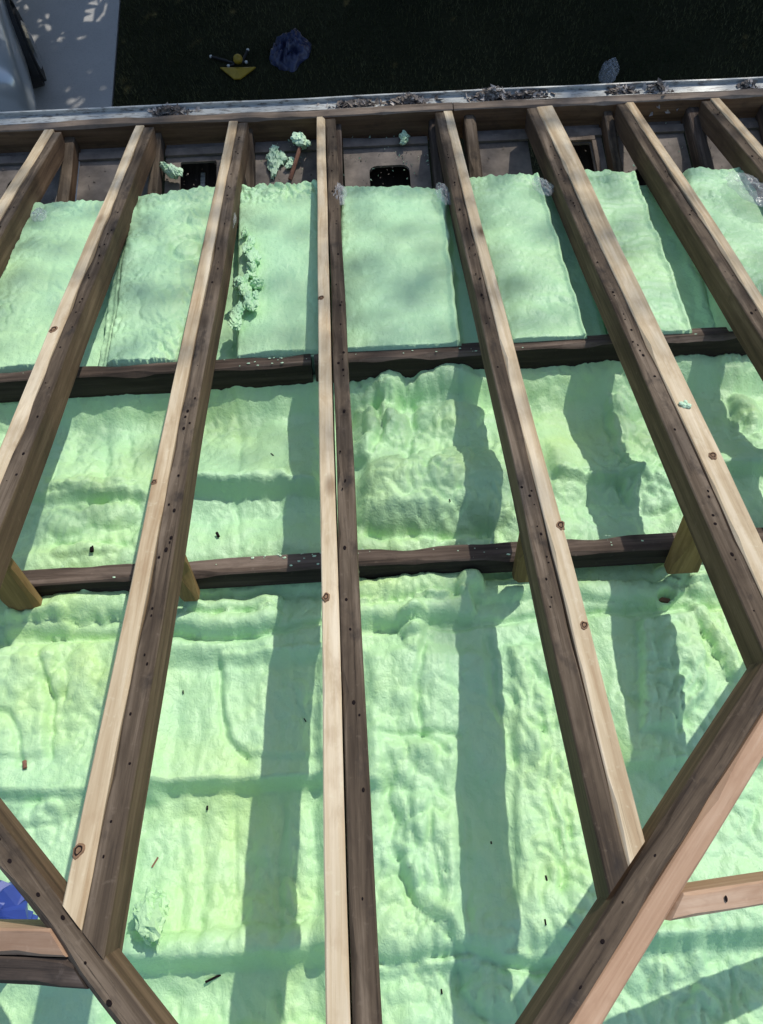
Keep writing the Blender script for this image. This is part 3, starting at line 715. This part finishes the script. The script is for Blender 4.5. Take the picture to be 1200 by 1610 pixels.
for k, (bl, br, tr, tl) in enumerate(PAN):
    n, m = 84, 200
    a, b = np.meshgrid(np.linspace(0, 1, n), np.linspace(0, 1, m), indexing='ij')
    def bil(i): return (bl[i] * (1 - a) + br[i] * a) * (1 - b) + (tl[i] * (1 - a) + tr[i] * a) * b
    x, t_ = bil(0), bil(1)
    t_ = t_ + np.where(b > .9, (b - .9) * 10, 0) * (.022 * fbm(x * 18, x * 0 + k, 4, 3) + .012 * fbm(x * 60, x * 0 + k, 6, 2)) + (-.02 * (1 - b)**8)
    Wd = abs(br[0] - bl[0]); Ln = abs(tl[1] - bl[1])
    h = -(PQS[0] + (PQS[1] - PQS[0]) * b)
    edge = NS[k](b * 9, b * 0 + k) * .03
    l, r_, dr = RIM[k]
    e = a + edge
    h = h + .010 * fbm(x * 4, t_ * 2.5, k, 2)
    # raised middle, lower gutter strip to the right
    drop = sstep(e, r_ - .025, r_ + .035)
    h = h - .048 * drop * (1 if dr >= .05 or k == 6 else .4) + .012 * np.exp(-((e - r_ + .03) / .022)**2) * (k in (3, 4, 5))
    if k == 5: h = h + .020 * np.exp(-((e - .82) / .05)**2) * drop
    if k in (3, 4): h = h + .010 * np.exp(-((e - .93) / .04)**2)
    h = h - .030 * (1 - sstep(e, l - .03, l + .05)) * (k in (0, 1, 6))
    rough = {0: .22, 1: .55, 2: .06, 3: .04, 4: .16, 5: .25, 6: .4}[k] * (.6 + 1.2 * sstep(fbm(x * 5, t_ * 4, k + 4, 2), -.1, .35))
    zone = sstep(b, .80, .9) * (1.6 if k == 2 else .5) + (1.0 * (a < .5) if k == 0 else 0) * sstep(.4 - b, -.05, .1)
    h = h + .015 * (rough + zone) * wrinkle(x, t_, k) + .020 * (.25 + rough) * lumps(x, t_, k) + .010 * (1 - np.abs(2 * np.clip(a / r_, 0, 1) - 1)**4) + .002 * fbm(x * 45, t_ * 40, k + 2, 3) + .012 * sstep(np.abs(a - .5 + edge), .40, .5) * np.abs(fbm(x * 25, t_ * 14, k + 1, 2)) + .0010 * fbm(x * 60, t_ * 55, k, 3)
    if k == 1:
        d = np.hypot((a - .78) / .17, (b - .57) / .075); h = h - .016 * np.exp(-((d - .9) / .22)**2) * (d < 1.6)
        h = h - .018 * np.exp(-((a - .13 + edge) / .02)**2) * (b < .75) + .014 * np.exp(-(((a - .25) / .1)**2 + ((b - .6) / .08)**2))
    if k == 2: h = h - .01 * np.exp(-((a - .93) / .03)**2) * (b > .4)
    if k == 4:
        h = h + .004 * np.sin(b * 70 + 8 * fbm(x * 5, t_ * 5, 3, 2)) * np.exp(-(((a - .45) / .3)**2 + ((b - .15) / .12)**2))
    if k == 5: h = h + .0022 * np.sin(b * 120 + a * 14 + 9 * fbm(x * 6, t_ * 6, 3, 2)) * (a < r_)
    # rounded upper end and sides
    h = h - .05 * np.clip((b - .955) / .045, 0, 1)**2.2 - .02 * np.clip((.03 - a) / .03, 0, 1)**2 - .02 * np.clip((a - .975) / .025, 0, 1)**2
    co = np.stack([x, t_ - T0, h], -1); co = np.pad(co, ((1, 1), (1, 1), (0, 0)), mode='edge')
    for sl_ in (np.s_[0, :, 2], np.s_[-1, :, 2], np.s_[:, 0, 2], np.s_[:, -1, 2]): co[sl_] -= .11
    o = link_mesh('foam_slab', grid_mesh(co), M['foam_top']); o.matrix_world = ROOF.copy()
    tag(o, PLAB[k], 'foam slab', 'foam slabs in a row below the eave')

# loose crumbs and chunks of broken foam
def chunk(name, loc, size, seed, label=None, cat=None, group=None, mat=None, parent=None, rough=.5, sub=3, kind=None, lobes=6):
    r = random.Random(seed); V_, F_ = [], []
    nz, n2 = NS[seed % 12], NS[(seed + 5) % 12]
    for j in range(lobes):
        bm = bmesh.new(); bmesh.ops.create_icosphere(bm, subdivisions=sub, radius=1)
        c = Vector((r.uniform(-1, 1), r.uniform(-1, 1), r.uniform(-.5, .6))) * (.62 if j else 0); rad = r.uniform(.32, .6) if j else .62
        sq = Vector((r.uniform(.6, 1.3), r.uniform(.6, 1.3), r.uniform(.6, 1.2))); b = len(V_); k = seed * 1.7 + j * 3.1
        for v in bm.verts:
            p = v.co.copy()
            d = float(nz(p.x * 1.7 + k, p.y * 1.7 + p.z * 1.3)) * .9 + float(n2(p.x * 3.6 + k, p.y * 3.4 - p.z * 3.1)) * .55 + float(nz(p.z * 8 + k, p.x * 7 + p.y * 6)) * .10
            p = c + Vector((p.x * sq.x, p.y * sq.y, p.z * sq.z)) * rad * (1 + rough * d)
            V_.append((p.x * size[0], p.y * size[1], p.z * size[2]))
        F_ += [tuple(b + v.index for v in f.verts) for f in bm.faces]; bm.free()
    o = link_mesh(name, pydata(V_, F_), mat or M['broken'], parent, smooth=False)
    o.matrix_local = loc if isinstance(loc, Matrix) else Matrix.Translation(loc) @ Matrix.Rotation(seed * 1.3, 4, 'Z')
    if label: tag(o, label, cat, group, kind)
    return o
G = 'broken chunks of foam'
chunk('foam_chunk', (-.772, -.19, -.065), (.034, .060, .035), 3, 'lone pale foam chunk lying over the square soffit gap', 'foam chunk', G, rough=.7)
chunk('foam_chunk', (-.200, -.066, -.068), (.045, .040, .042), 4, 'rounded foam chunk propped on a reddish stick left of the centre rafter', 'foam chunk', G, rough=.55)
chunk('foam_chunk', (-.322, -.105, -.105), (.085, .042, .03), 6, 'ragged flat pile of foam crumbs left of the propped chunk', 'foam chunk', G, rough=1.0)
chunk('foam_chunk', (-.252, -.145, -.106), (.035, .022, .018), 8, 'small foam crumb beside the reddish stick', 'foam chunk', G, rough=1.0)
chunk('foam_chunk', (.245, -.050, -.085), (.036, .034, .028), 9, 'small bright foam chunk above the arched vent hole', 'foam chunk', G, rough=.9)
M8 = roof_mat(-.518, .482, .455, .5)
chunk('foam_chunk', M8, (.040, .058, .034), 11, 'large torn foam chunk lying on the foam near the lower left hip', 'foam chunk', G, mat=M['foam'], rough=.8, lobes=9)
hp = empty('foam_heap', roof_mat(-.37, 2.4, .085), 'crumbly torn foam heap packed between the third rafter and the flat crinkled slab', 'foam heap')
for k, (s, t_, q, sc) in enumerate(((-.375, 2.56, -.015, (.022, .06, .03)), (-.36, 2.44, -.005, (.034, .07, .035)), (-.385, 2.33, .0, (.030, .06, .035)), (-.350, 2.22, .0, (.030, .07, .03)), (-.395, 2.15, .0, (.022, .07, .03)), (-.392, 2.66, -.02, (.014, .045, .02)), (-.335, 2.34, .0, (.03, .03, .025)))):
    chunk('lump', Matrix.Translation((s + .37, t_ - 2.4, -q)) @ Matrix.Rotation(k * 2.0, 4, 'Y'), sc, 13 + k, mat=M['foam_top'], parent=hp, rough=.65, lobes=6)
chunk('foam_blob', roof_mat(.836, 1.50, -.004), (.016, .017, .012), 18, 'tiny foam blob stuck on the third rafter from the right', 'foam blob', rough=.3)
# crumbs scattered over the soffit
vs, fs = [], []
rr = random.Random(5)
for i in range(120):
    x = rr.choice((-.30, -.02, .2, .32, 1.35, -.25)) + rr.gauss(0, .06); y = rr.uniform(-.25, .0); s_ = rr.uniform(.003, .009); z = -.114
    b = len(vs); p = [(x + rr.uniform(-s_, s_), y + rr.uniform(-s_, s_), z + rr.uniform(0, s_)) for _ in range(3)] + [(x, y, z + s_ * 1.4)]
    vs += p; fs += [(b, b + 1, b + 3), (b + 1, b + 2, b + 3), (b + 2, b, b + 3), (b, b + 2, b + 1)]
tag(link_mesh('foam_crumbs', pydata(vs, fs), M['broken'], smooth=False), kind='stuff')
vs, fs = [], []
for i in range(420):                                 # brown grit on the soffit boards
    x = rr.uniform(-1.7, 1.9); y = rr.uniform(-.33, .0); s_ = rr.uniform(.002, .008); z = -.115
    b = len(vs); p = [(x + rr.uniform(-s_, s_), y + rr.uniform(-s_, s_), z + rr.uniform(0, s_)) for _ in range(3)] + [(x, y, z + s_)]
    vs += p; fs += [(b, b + 1, b + 3), (b + 1, b + 2, b + 3), (b + 2, b, b + 3), (b, b + 2, b + 1)]
tag(link_mesh('wood_grit', pydata(vs, fs), M['leaf'], smooth=False), kind='stuff')
# bits of dirt and splinters on the foam
def splinter(s, t_, q, l, w_, ang, label, mat='nail', name='wood_splinter', cat='splinter'):
    o = link_mesh(name, board(-l / 2, l / 2, -w_ / 2, w_ / 2, 0, w_ * .8, seed=int(l * 1e4) % 50, bev=w_ * .2, seg=l / 4, wob=w_ * .8), M[mat], smooth=False)
    o.matrix_world = roof_mat(s, t_, q, ang); tag(o, label, cat, 'splinters and dirt on the foam')

BITS = [
(-0.501, 0.989, 0.0095, 0.0032, 0.2, 'nail', 'dark speck on the foam right of the third rafter, below the upper rolls'),
(-0.186, 0.892, 0.0105, 0.0023, 0.5, 'nail', 'dark splinter in the foam just left of the centre rafter'),
(-0.853, 0.815, 0.0193, 0.0099, 0.3, 'twig', 'brown wood chip on the foam at the left edge'),
(-0.428, 0.72, 0.0101, 0.0045, 0.1, 'nail', 'black bit in the shaded step left of the centre rafter'),
(-0.538, 0.607, 0.0238, 0.0036, -0.5, 'twig', 'reddish twig on the foam right of the third rafter'),
(-0.394, 0.377, 0.0346, 0.0047, -1.2, 'nail', 'long dark sliver under the lowest foam step'),
(0.235, 0.587, 0.0055, 0.0036, 0, 'nail', 'tiny black speck in the shadow band right of the centre rafter'),
(0.344, 0.502, 0.0149, 0.0035, 0.1, 'nail', 'upright black splinter left of the lower end of the rafter right of centre'),
(0.322, 0.415, 0.0114, 0.0034, 0, 'nail', 'short black splinter near the hip, below the other'),
(0.097, 0.322, 0.0091, 0.0034, 0.1, 'nail', 'black speck on the lowest foam near the bottom edge'),
(-0.28, 1.678, 0.0129, 0.0029, 0.7, 'nail', 'thin dark splinter on the middle foam left of the centre rafter'),
(-0.43, 1.404, 0.0172, 0.0079, 0.4, 'nail', 'dark crumb on the foam above the lower beam'),
(-0.759, 1.366, 0.017, 0.0105, 0.2, 'nail', 'black lump by the lower beam between the second and third rafters'),
(0.223, 1.426, 0.0081, 0.0036, 0.2, 'nail', 'small black speck in the middle foam right of the centre rafter'),
(0.773, 1.158, 0.0383, 0.0136, 1.2, 'twig', 'brown chip added to colour a foam hollow by the right strut')]  # the last chip is added to stand in for a brown void
for (s_, t_, l, w_, an, mt, lb) in BITS:
    q_ = -float(foam_height(np.array([[s_]]), np.array([[t_]]))[0, 0])
    splinter(s_, t_, q_ - .001, l, w_, an, lb, mt)
# ------------------------------------------------------------------ leaf litter in the gutter
def litter(x, y, rx, ry, n, seed, label, hmax=.03):
    r = random.Random(seed); root = empty('leaf_litter', (x, .083 + (y - .115) * .4, -.022), label, 'leaf litter', 'clumps of dead leaves in the gutter')
    V1, F1, mi = [], [], []
    for i in range(n):
        a = r.uniform(0, 6.28); d = abs(r.gauss(0, .5)); lx, ly = rx * d * math.cos(a), ry * d * math.sin(a)
        ly = max(-.038, min(.036, ly * .7)); z = r.uniform(.0, hmax) * max(.2, 1 - d)
        L, w_ = r.uniform(.007, .024), r.uniform(.004, .014); mt = Matrix.Translation((lx, ly, z)) @ Matrix.Rotation(r.uniform(0, 6.28), 4, 'Z') @ Matrix.Rotation(r.uniform(-.9, .9), 4, 'X') @ Matrix.Rotation(r.uniform(-.7, .7), 4, 'Y')
        b = len(V1); cu = r.uniform(-.4, .6) * L
        V1 += [mt @ Vector(p) for p in ((-L, 0, 0), (0, -w_, cu * .5), (L, 0, cu), (0, w_, cu * .5), (0, 0, cu * .15))]
        F1 += [(b, b + 1, b + 4), (b + 1, b + 2, b + 4), (b + 2, b + 3, b + 4), (b + 3, b, b + 4)]; mi += [0 if r.random() < .72 else 1] * 4
    o = link_mesh('dead_leaves', pydata(V1, F1, mi), [M['leaf'], M['leaf2']], root, smooth=False); o['kind'] = 'stuff'
    chunk('leaf_mould', (0, 0, .002), (rx * .75, min(ry, .024), .010), seed, mat=M['dirt'], parent=root, rough=.8, sub=3)
    for c in root.children:
        if c.name.startswith('leaf_mould'): c.matrix_local = Matrix.Translation((0, 0, .003))
litter(-.775, .118, .085, .05, 230, 1, 'dark mat of dead leaves in the gutter near its left end', .035)
litter(.05, .110, .13, .05, 180, 2, 'thin dark trail of leaves in the gutter above the centre rafter', .02)
litter(.28, .118, .10, .05, 220, 3, 'brown leaf clump in the gutter right of the centre rafter', .035)
litter(.64, .125, .10, .055, 320, 4, 'tall pile of pale leaves spilling over the gutter lip', .055)
litter(.80, .110, .10, .045, 200, 5, 'flat pale leaves in the gutter above the third rafter from the right', .025)
litter(1.22, .112, .08, .05, 150, 6, 'sparse leaves on the bright gutter stretch below the clear bag', .03)
litter(1.37, .105, .06, .05, 110, 7, 'curled leaves hanging at the gutter edge on the right', .05)
litter(1.78, .115, .05, .04, 60, 8, 'few dark leaves in the gutter at the right frame edge', .03)
LL = ['pale curled leaf hanging from the inner fascia face, topmost of the cluster', 'leaf low on the fascia, leftmost of the cluster by the second rafter', 'leaf low on the fascia in the middle of the cluster', 'leaf low on the fascia just right of the cluster middle', 'lone leaf on the fascia beside the rightmost rafter top', 'leaf lying on the top edge of the fascia above the cluster']
for k, (x, y, z) in enumerate(((1.37, .0, -.03), (1.345, -.01, -.06), (1.42, .0, -.06), (1.46, .005, -.05), (1.54, .01, -.07), (1.39, .03, .012))):
    r = random.Random(k); o = link_mesh('dead_leaf', pydata([(-.016, 0, 0), (0, -.008, .006), (.016, 0, .002), (0, .008, .008), (0, 0, -.002), (0, 0, .001)], [(0, 1, 4), (1, 2, 4), (2, 3, 4), (3, 0, 4)]), M['leaf2'], smooth=False)
    o.matrix_world = Matrix.Translation((x, y, z)) @ Matrix.Rotation(r.uniform(0, 6), 4, 'Z') @ Matrix.Rotation(r.uniform(-.8, .8), 4, 'X')
    tag(o, LL[k], 'leaf', 'leaves caught on the fascia')

# reddish stick, bags, plastic scraps
o = timber('stick', board(0, .15, -.008, .008, -.008, .008, seed=9, bev=.003, wob=.004, seg=.02), [M['twig'], M['twig']])
o.matrix_world = Matrix.Translation((-.262, -.235, -.10)) @ Matrix.Rotation(-.36, 4, 'Z') @ Matrix.Rotation(.25, 4, 'X')
tag(o, 'reddish stick leaning between the foam crumbs left of the centre rafter', 'stick')
def crumple(name, mat, w_, l_, h_, seed, n=44, fold=1.0, outline=None, closed=True):
    a, b = np.meshgrid(np.linspace(-1, 1, n), np.linspace(-1, 1, n), indexing='ij')
    rad = 1 + .25 * fbm(a * 1.3 + seed, b * 1.3, seed % 12, 2)
    # square to disc
    u = a * np.sqrt(1 - b * b / 2) * rad; v = b * np.sqrt(1 - a * a / 2) * rad
    d = np.clip(np.hypot(a, b) / 1.3, 0, 1)
    cr = .5 - np.abs(fbm(u * 2.2 + seed, v * 2.2, (seed + 1) % 12, 2)) * 1.4 + .4 * (.2 - np.abs(NS[(seed + 3) % 12](u * 4.5, v * 5.1 + seed)))
    z = np.maximum(.02, (1 - d**2) * (.35 + fold * cr)) * h_
    edge = (np.abs(a) > .999) | (np.abs(b) > .999); z = np.where(edge, 0, z)
    return grid_mesh(np.stack([u * w_, v * l_, z], -1))
o = link_mesh('plastic_bag', crumple('bag', None, .17, .24, .12, 3, n=30, fold=1.5), M['navy'], smooth=False); o.matrix_world = Matrix.Translation((-.49, 3.70, GZ + .004)) @ Matrix.Rotation(-.35, 4, 'Z')
tag(o, 'crumpled dark blue plastic bag lying on the dark lawn', 'bag')
o = link_mesh('clear_bag', crumple('bag', None, .085, .16, .10, 6), M['plastic'], smooth=False); o.matrix_world = Matrix.Translation((2.42, 3.27, GZ + .004)) @ Matrix.Rotation(-.45, 4, 'Z')
tag(o, 'small crumpled clear plastic bag on the lawn just past the gutter', 'bag')
V_, F_ = [], []; rr = random.Random(4)
for k in range(9):                                   # overlapping angular folds
    an = -.9 + k * .27 + rr.uniform(-.15, .15); L = rr.uniform(.07, .125); wd = rr.uniform(.022, .04); z = .008 + .006 * k; b = len(V_)
    mt = Matrix.Rotation(an, 4, 'Z') @ Matrix.Rotation(rr.uniform(-.25, .1), 4, 'Y')
    pts = [(-.05, -wd * .7, 0), (-.05, wd * .7, 0), (L * .55, -wd, .004), (L * .55, wd, .0), (L, -wd * .8, -.004), (L * .93, wd * .7, -.006), (-.05, 0, .030), (L * .55, wd * .15, .026 + rr.uniform(-.006, .01)), (L * .97, 0, .010)]
    V_ += [tuple(mt @ Vector((p[0], p[1], p[2] + z))) for p in pts]
    F_ += [tuple(b + i for i in f) for f in ((0, 2, 7, 6), (6, 7, 3, 1), (2, 4, 8, 7), (7, 8, 5, 3), (0, 1, 3, 2), (2, 3, 5, 4), (4, 5, 8), (0, 6, 1))]
o = link_mesh('blue_tarp', pydata(V_, F_), M['blue'], smooth=False); o.matrix_world = roof_mat(-.885, .49, .515, -.15)
tag(o, 'crumpled bright blue plastic sheet on the foam at the lower left edge', 'plastic sheet')
for k, (s, t_, q, w_, l_, rt, tl_, label) in enumerate(((.352, 2.83, .045, .032, .085, .1, .3, 'crumpled clear plastic scrap on the foam beside the rafter right of centre'), (-.045, 2.80, .012, .028, .085, 0, .1, 'clear plastic scrap wrapped over the centre rafter near the eave'),
        (.735, 2.86, .05, .035, .075, .2, .3, 'grey plastic scrap at the foam corner left of the third rafter from the right'), (1.50, 2.72, .035, .075, .15, .2, .1, 'large crumpled clear plastic sheet on the last foam slab at the right'), (-1.18, 2.83, .05, .03, .05, .2, .2, 'dull plastic scrap by the leftmost rafter'), (-.445, 2.72, .04, .016, .09, .1, .2, 'thin plastic scrap on the dark wood beside the flat crinkled slab'))):
    o = link_mesh('plastic_scrap', crumple('scrap', None, w_, l_, .022, 2 + k, n=34, fold=1.4), M['plastic'], smooth=False)
    o.matrix_world = roof_mat(s, t_, q, rt); tag(o, label, 'plastic scrap', 'scraps of clear plastic')

# yellow and black plastic rubbish on the lawn
r = empty('garden_sprinkler', Matrix.Translation((-.97, 3.50, GZ)) @ Matrix.Scale(.74, 4), 'broken yellow and black plastic gadget lying on the dark lawn', 'plastic gadget')
link_mesh('wing', pydata([(-.22, .02, .05), (.22, .0, .05), (.03, -.17, .045), (-.05, -.17, .045), (-.22, .02, .035), (.22, 0, .035), (.03, -.17, .03), (-.05, -.17, .03), (0, -.06, .085)],
    [(0, 3, 8), (3, 2, 8), (2, 1, 8), (1, 0, 8), (0, 4, 7, 3), (3, 7, 6, 2), (2, 6, 5, 1), (1, 5, 4, 0), (4, 5, 6, 7)]), M['yellow'], r, smooth=False)
bm = bmesh.new(); bmesh.ops.create_icosphere(bm, subdivisions=2, radius=.06); me = bpy.data.meshes.new('mesh'); bm.to_mesh(me); bm.free()
link_mesh('knob', me, M['yellow'], r, Matrix.Translation((0, .13, .06)), smooth=False)
for (x0, y0, x1, y1) in ((-.05, .10, -.34, .22), (.05, .12, .12, .30), (.03, .12, .10, .10), (-.05, .08, -.12, .05)):
    L = math.hypot(x1 - x0, y1 - y0); a_ = timber('arm', board(0, L, -.013, .013, .02, .05, seed=3, seg=.05), [M['black'], M['black']], r, Matrix.Translation((x0, y0, 0)) @ Matrix.Rotation(math.atan2(y1 - y0, x1 - x0) - math.pi / 2, 4, 'Z'))
    bm = bmesh.new(); bmesh.ops.create_icosphere(bm, subdivisions=1, radius=.022); me = bpy.data.meshes.new('mesh'); bm.to_mesh(me); bm.free()
    link_mesh('tip', me, M['pale'], a_, Matrix.Translation((0, L, .04)), smooth=False)

# ------------------------------------------------------------------ parked car
cy = math.radians(18)
car = empty('parked_car', Matrix.Translation((-3.62, 3.30, GZ + .012)) @ Matrix.Rotation(cy, 4, 'Z'), 'pale silver car parked on the concrete drive at the top left corner', 'car')
# stations along the car: y, half width at sill, half width at shoulder, z sill, z shoulder, z deck
ST = [(-1.08, .66, .68, .42, .72, .80), (-1.04, .78, .78, .34, .80, .90), (-.90, .83, .83, .28, .86, .99), (-.6, .84, .85, .24, .90, 1.02), (-.1, .85, .87, .22, .91, 1.02), (.8, .86, .88, .2, .92, 1.0), (1.8, .86, .88, .2, .92, .98), (2.4, .84, .86, .22, .86, .92), (2.9, .78, .79, .26, .76, .82), (3.15, .55, .56, .36, .62, .66)]
vs, fs = [], []; n = 12
for (y, ws, wh, zs, zh, zd) in ST:
    half = [(0, zs - .04), (ws * .8, zs - .03), (ws, zs + .05), (wh + .012, (zs + zh) / 2), (wh + .006, zh - .06), (wh - .03, zh), (wh * .7, zd), (0, zd + .015)]
    ring = half + [(-x, z) for x, z in reversed(half[1:-1])]; vs += [(x, y, z) for x, z in ring]; n = len(ring)
for i in range(len(ST) - 1):
    for j in range(n): fs.append((i * n + j, i * n + (j + 1) % n, (i + 1) * n + (j + 1) % n, (i + 1) * n + j))
fs += [tuple(range(n - 1, -1, -1)), tuple((len(ST) - 1) * n + j for j in range(n))]
body = link_mesh('body', pydata(vs, fs), M['paint'], car)
sb = body.modifiers.new('sub', 'SUBSURF'); sb.levels = sb.render_levels = 2
def loft(rings):
    vs = [p for r_ in rings for p in r_]; n = len(rings[0]); fs = []
    for i in range(len(rings) - 1):
        for j in range(n): fs.append((i * n + j, i * n + (j + 1) % n, (i + 1) * n + (j + 1) % n, (i + 1) * n + j))
    fs += [tuple(range(n - 1, -1, -1)), tuple((len(rings) - 1) * n + j for j in range(n))]
    return pydata(vs, fs)
link_mesh('cabin', loft([[(-.78, -.72, 1.0), (.78, -.72, 1.0), (.78, 1.75, 1.0), (-.78, 1.75, 1.0)], [(-.60, -.22, 1.42), (.60, -.22, 1.42), (.60, 1.0, 1.42), (-.60, 1.0, 1.42)], [(-.5, -.1, 1.46), (.5, -.1, 1.46), (.5, .85, 1.46), (-.5, .85, 1.46)]]), M['paint'], car, smooth=False)
link_mesh('rear_window', pydata([(-.62, -.70, 1.03), (.62, -.70, 1.03), (.52, -.30, 1.38), (-.52, -.30, 1.38), (-.62, -.66, 1.02), (.62, -.66, 1.02), (.52, -.26, 1.36), (-.52, -.26, 1.36)], [(0, 1, 2, 3), (0, 4, 5, 1), (1, 5, 6, 2), (2, 6, 7, 3), (3, 7, 4, 0)]), M['glass'], car, smooth=False)
link_mesh('windscreen', pydata([(-.66, 1.70, 1.04), (.66, 1.70, 1.04), (.55, 1.07, 1.40), (-.55, 1.07, 1.40), (0, 1.38, 1.23)], [(1, 0, 4), (2, 1, 4), (3, 2, 4), (0, 3, 4)]), M['glass'], car, smooth=False)
for sg in (-1, 1):
    def P(y, f): return (sg * (.785 + (.61 - .785) * f), y, 1.0 + .42 * f)
    for (y0, y1, y2, y3) in ((-.38, .42, .42, -.02), (.50, 1.42, .92, .50)):
        q = [P(y0, .08), P(y1, .08), P(y2, .90), P(y3, .90)]; off = Vector((sg * .004, 0, .002))
        q2 = [tuple(Vector(p) + off) for p in q]; f = [(0, 1, 2, 3), (4, 7, 6, 5), (0, 4, 5, 1), (1, 5, 6, 2), (2, 6, 7, 3), (3, 7, 4, 0)]
        link_mesh('side_window', pydata(q + q2, f), M['glass'], car, smooth=False)
    link_mesh('window_trim', boxes([(sg * .80 - .012, sg * .80 + .012, -.42, 1.5, .985, 1.015)]), M['rubber'], car, smooth=False)
    for y in (-.05, 2.25):
        bm = bmesh.new(); bmesh.ops.create_cone(bm, cap_ends=True, segments=32, radius1=.315, radius2=.315, depth=.21)
        bmesh.ops.bevel(bm, geom=[e for e in bm.edges if len(e.link_faces) == 2 and any(len(f.verts) > 8 for f in e.link_faces)], offset=.03, segments=2, affect='EDGES')
        me = bpy.data.meshes.new('mesh'); bm.to_mesh(me); bm.free()
        whl = link_mesh('wheel', me, M['rubber'], car, Matrix.Translation((sg * .815, y, .315)) @ Matrix.Rotation(math.pi / 2, 4, 'Y'), smooth=False)
        bm = bmesh.new(); bmesh.ops.create_cone(bm, cap_ends=True, segments=20, radius1=.20, radius2=.16, depth=.03); me = bpy.data.meshes.new('mesh'); bm.to_mesh(me); bm.free()
        link_mesh('rim', me, M['chrome'], whl, Matrix.Translation((0, 0, sg * .112)), smooth=False)
        # dark wheel arch lip
        V_, F_ = [], []
        for i in range(15):
            a = math.pi * i / 14
            for (rr_, xo) in ((.345, .86), (.385, .86), (.385, .905), (.345, .905)): V_.append((sg * xo, y + rr_ * math.cos(a), .315 + rr_ * math.sin(a)))
        for i in range(14):
            for j in range(4): F_.append((i * 4 + j, i * 4 + (j + 1) % 4, i * 4 + 4 + (j + 1) % 4, i * 4 + 4 + j))
        link_mesh('wheel_arch', pydata(V_, F_), M['rubber'], car, smooth=False)
    link_mesh('door_handle', boxes([(sg * .885 - .02, sg * .885 + .02, .36, .52, .80, .825)]), M['rubber'], car, smooth=False)
    link_mesh('door_seam', boxes([(sg * .882 - .008, sg * .882 + .008, .455, .463, .32, .95)]), M['rubber'], car, smooth=False)
    link_mesh('mirror', boxes([(sg * .97 - .09, sg * .97 + .09, 1.35, 1.47, .98, 1.12)]), M['paint'], car, smooth=False)
link_mesh('bumper', boxes([(-.74, .74, -1.12, -.98, .34, .52)]), M['paint'], car, smooth=False)

# ------------------------------------------------------------------ tall hedge beyond the lawn: it shades the lawn, the drive and the eave
hg = empty('hedge', (2, 6.3, GZ), 'tall dark evergreen hedge along the far side of the lawn', 'hedge')
rg = np.random.RandomState(11); nl = 30000
HX0, HX1 = -3.4, 13.
hx = HX0 + rg.rand(nl) * (HX1 - HX0); hx = np.where((hx < .1) & (rg.rand(nl) < .52), .1 + rg.rand(nl) * 12, hx); hd = (rg.rand(nl) - .5) * 1.6
top = 8.75 + .5 * fbm(hx * .8, hx * 0 + 2.2, 2, 3) * 2
hz = .3 + rg.rand(nl)**.8 * (top - .3); hz = np.minimum(hz, top - np.abs(hd) * .5)
sz = .10 + .09 * rg.rand(nl); nrm = rg.randn(nl, 3); nrm /= np.linalg.norm(nrm, axis=1)[:, None]
tg = np.cross(nrm, rg.randn(nl, 3)); tg /= np.linalg.norm(tg, axis=1)[:, None]; bt = np.cross(nrm, tg)
c = np.stack([hx - 2, hd, hz], 1)
P4 = np.stack([c - tg * sz[:, None] * 1.4, c - bt * sz[:, None] * .6, c + tg * sz[:, None] * 1.4, c + bt * sz[:, None] * .6], 1)
ns = 4100                                           # loose leading shoots above the dense body
sx = .2 + rg.rand(ns) * 9.3; sh = 8.5 + 4.1 * rg.rand(ns)**1.05 + .5 * fbm(sx * 1.1, sx * 0 + 4.4, 5, 2)
sc_ = np.stack([sx - 2, (rg.rand(ns) - .5) * 1.2, sh], 1); s2 = (.035 + .03 * rg.rand(ns))[:, None]
n2 = rg.randn(ns, 3); n2 /= np.linalg.norm(n2, axis=1)[:, None]; t2 = np.cross(n2, rg.randn(ns, 3)); t2 /= np.linalg.norm(t2, axis=1)[:, None]; b2 = np.cross(n2, t2)
P4 = np.concatenate([P4, np.stack([sc_ - t2 * s2 * 1.4, sc_ - b2 * s2 * .6, sc_ + t2 * s2 * 1.4, sc_ + b2 * s2 * .6], 1)]); nl = len(P4)
o = link_mesh('foliage', pydata(P4.reshape(-1, 3), [(4 * i, 4 * i + 1, 4 * i + 2, 4 * i + 3) for i in range(nl)]), M['hedge'], hg, smooth=False); o['kind'] = 'stuff'
for k, x in enumerate(np.linspace(HX0 + .6, HX1 - .6, 9)):
    bm = bmesh.new(); bmesh.ops.create_cone(bm, cap_ends=True, segments=9, radius1=.14, radius2=.012, depth=11.4)
    me = bpy.data.meshes.new('mesh'); bm.to_mesh(me); bm.free()
    link_mesh('trunk', me, M['bark'], hg, Matrix.Translation((float(x) - 2, random.uniform(-.2, .2), 5.7)))
bpy.context.view_layer.update()
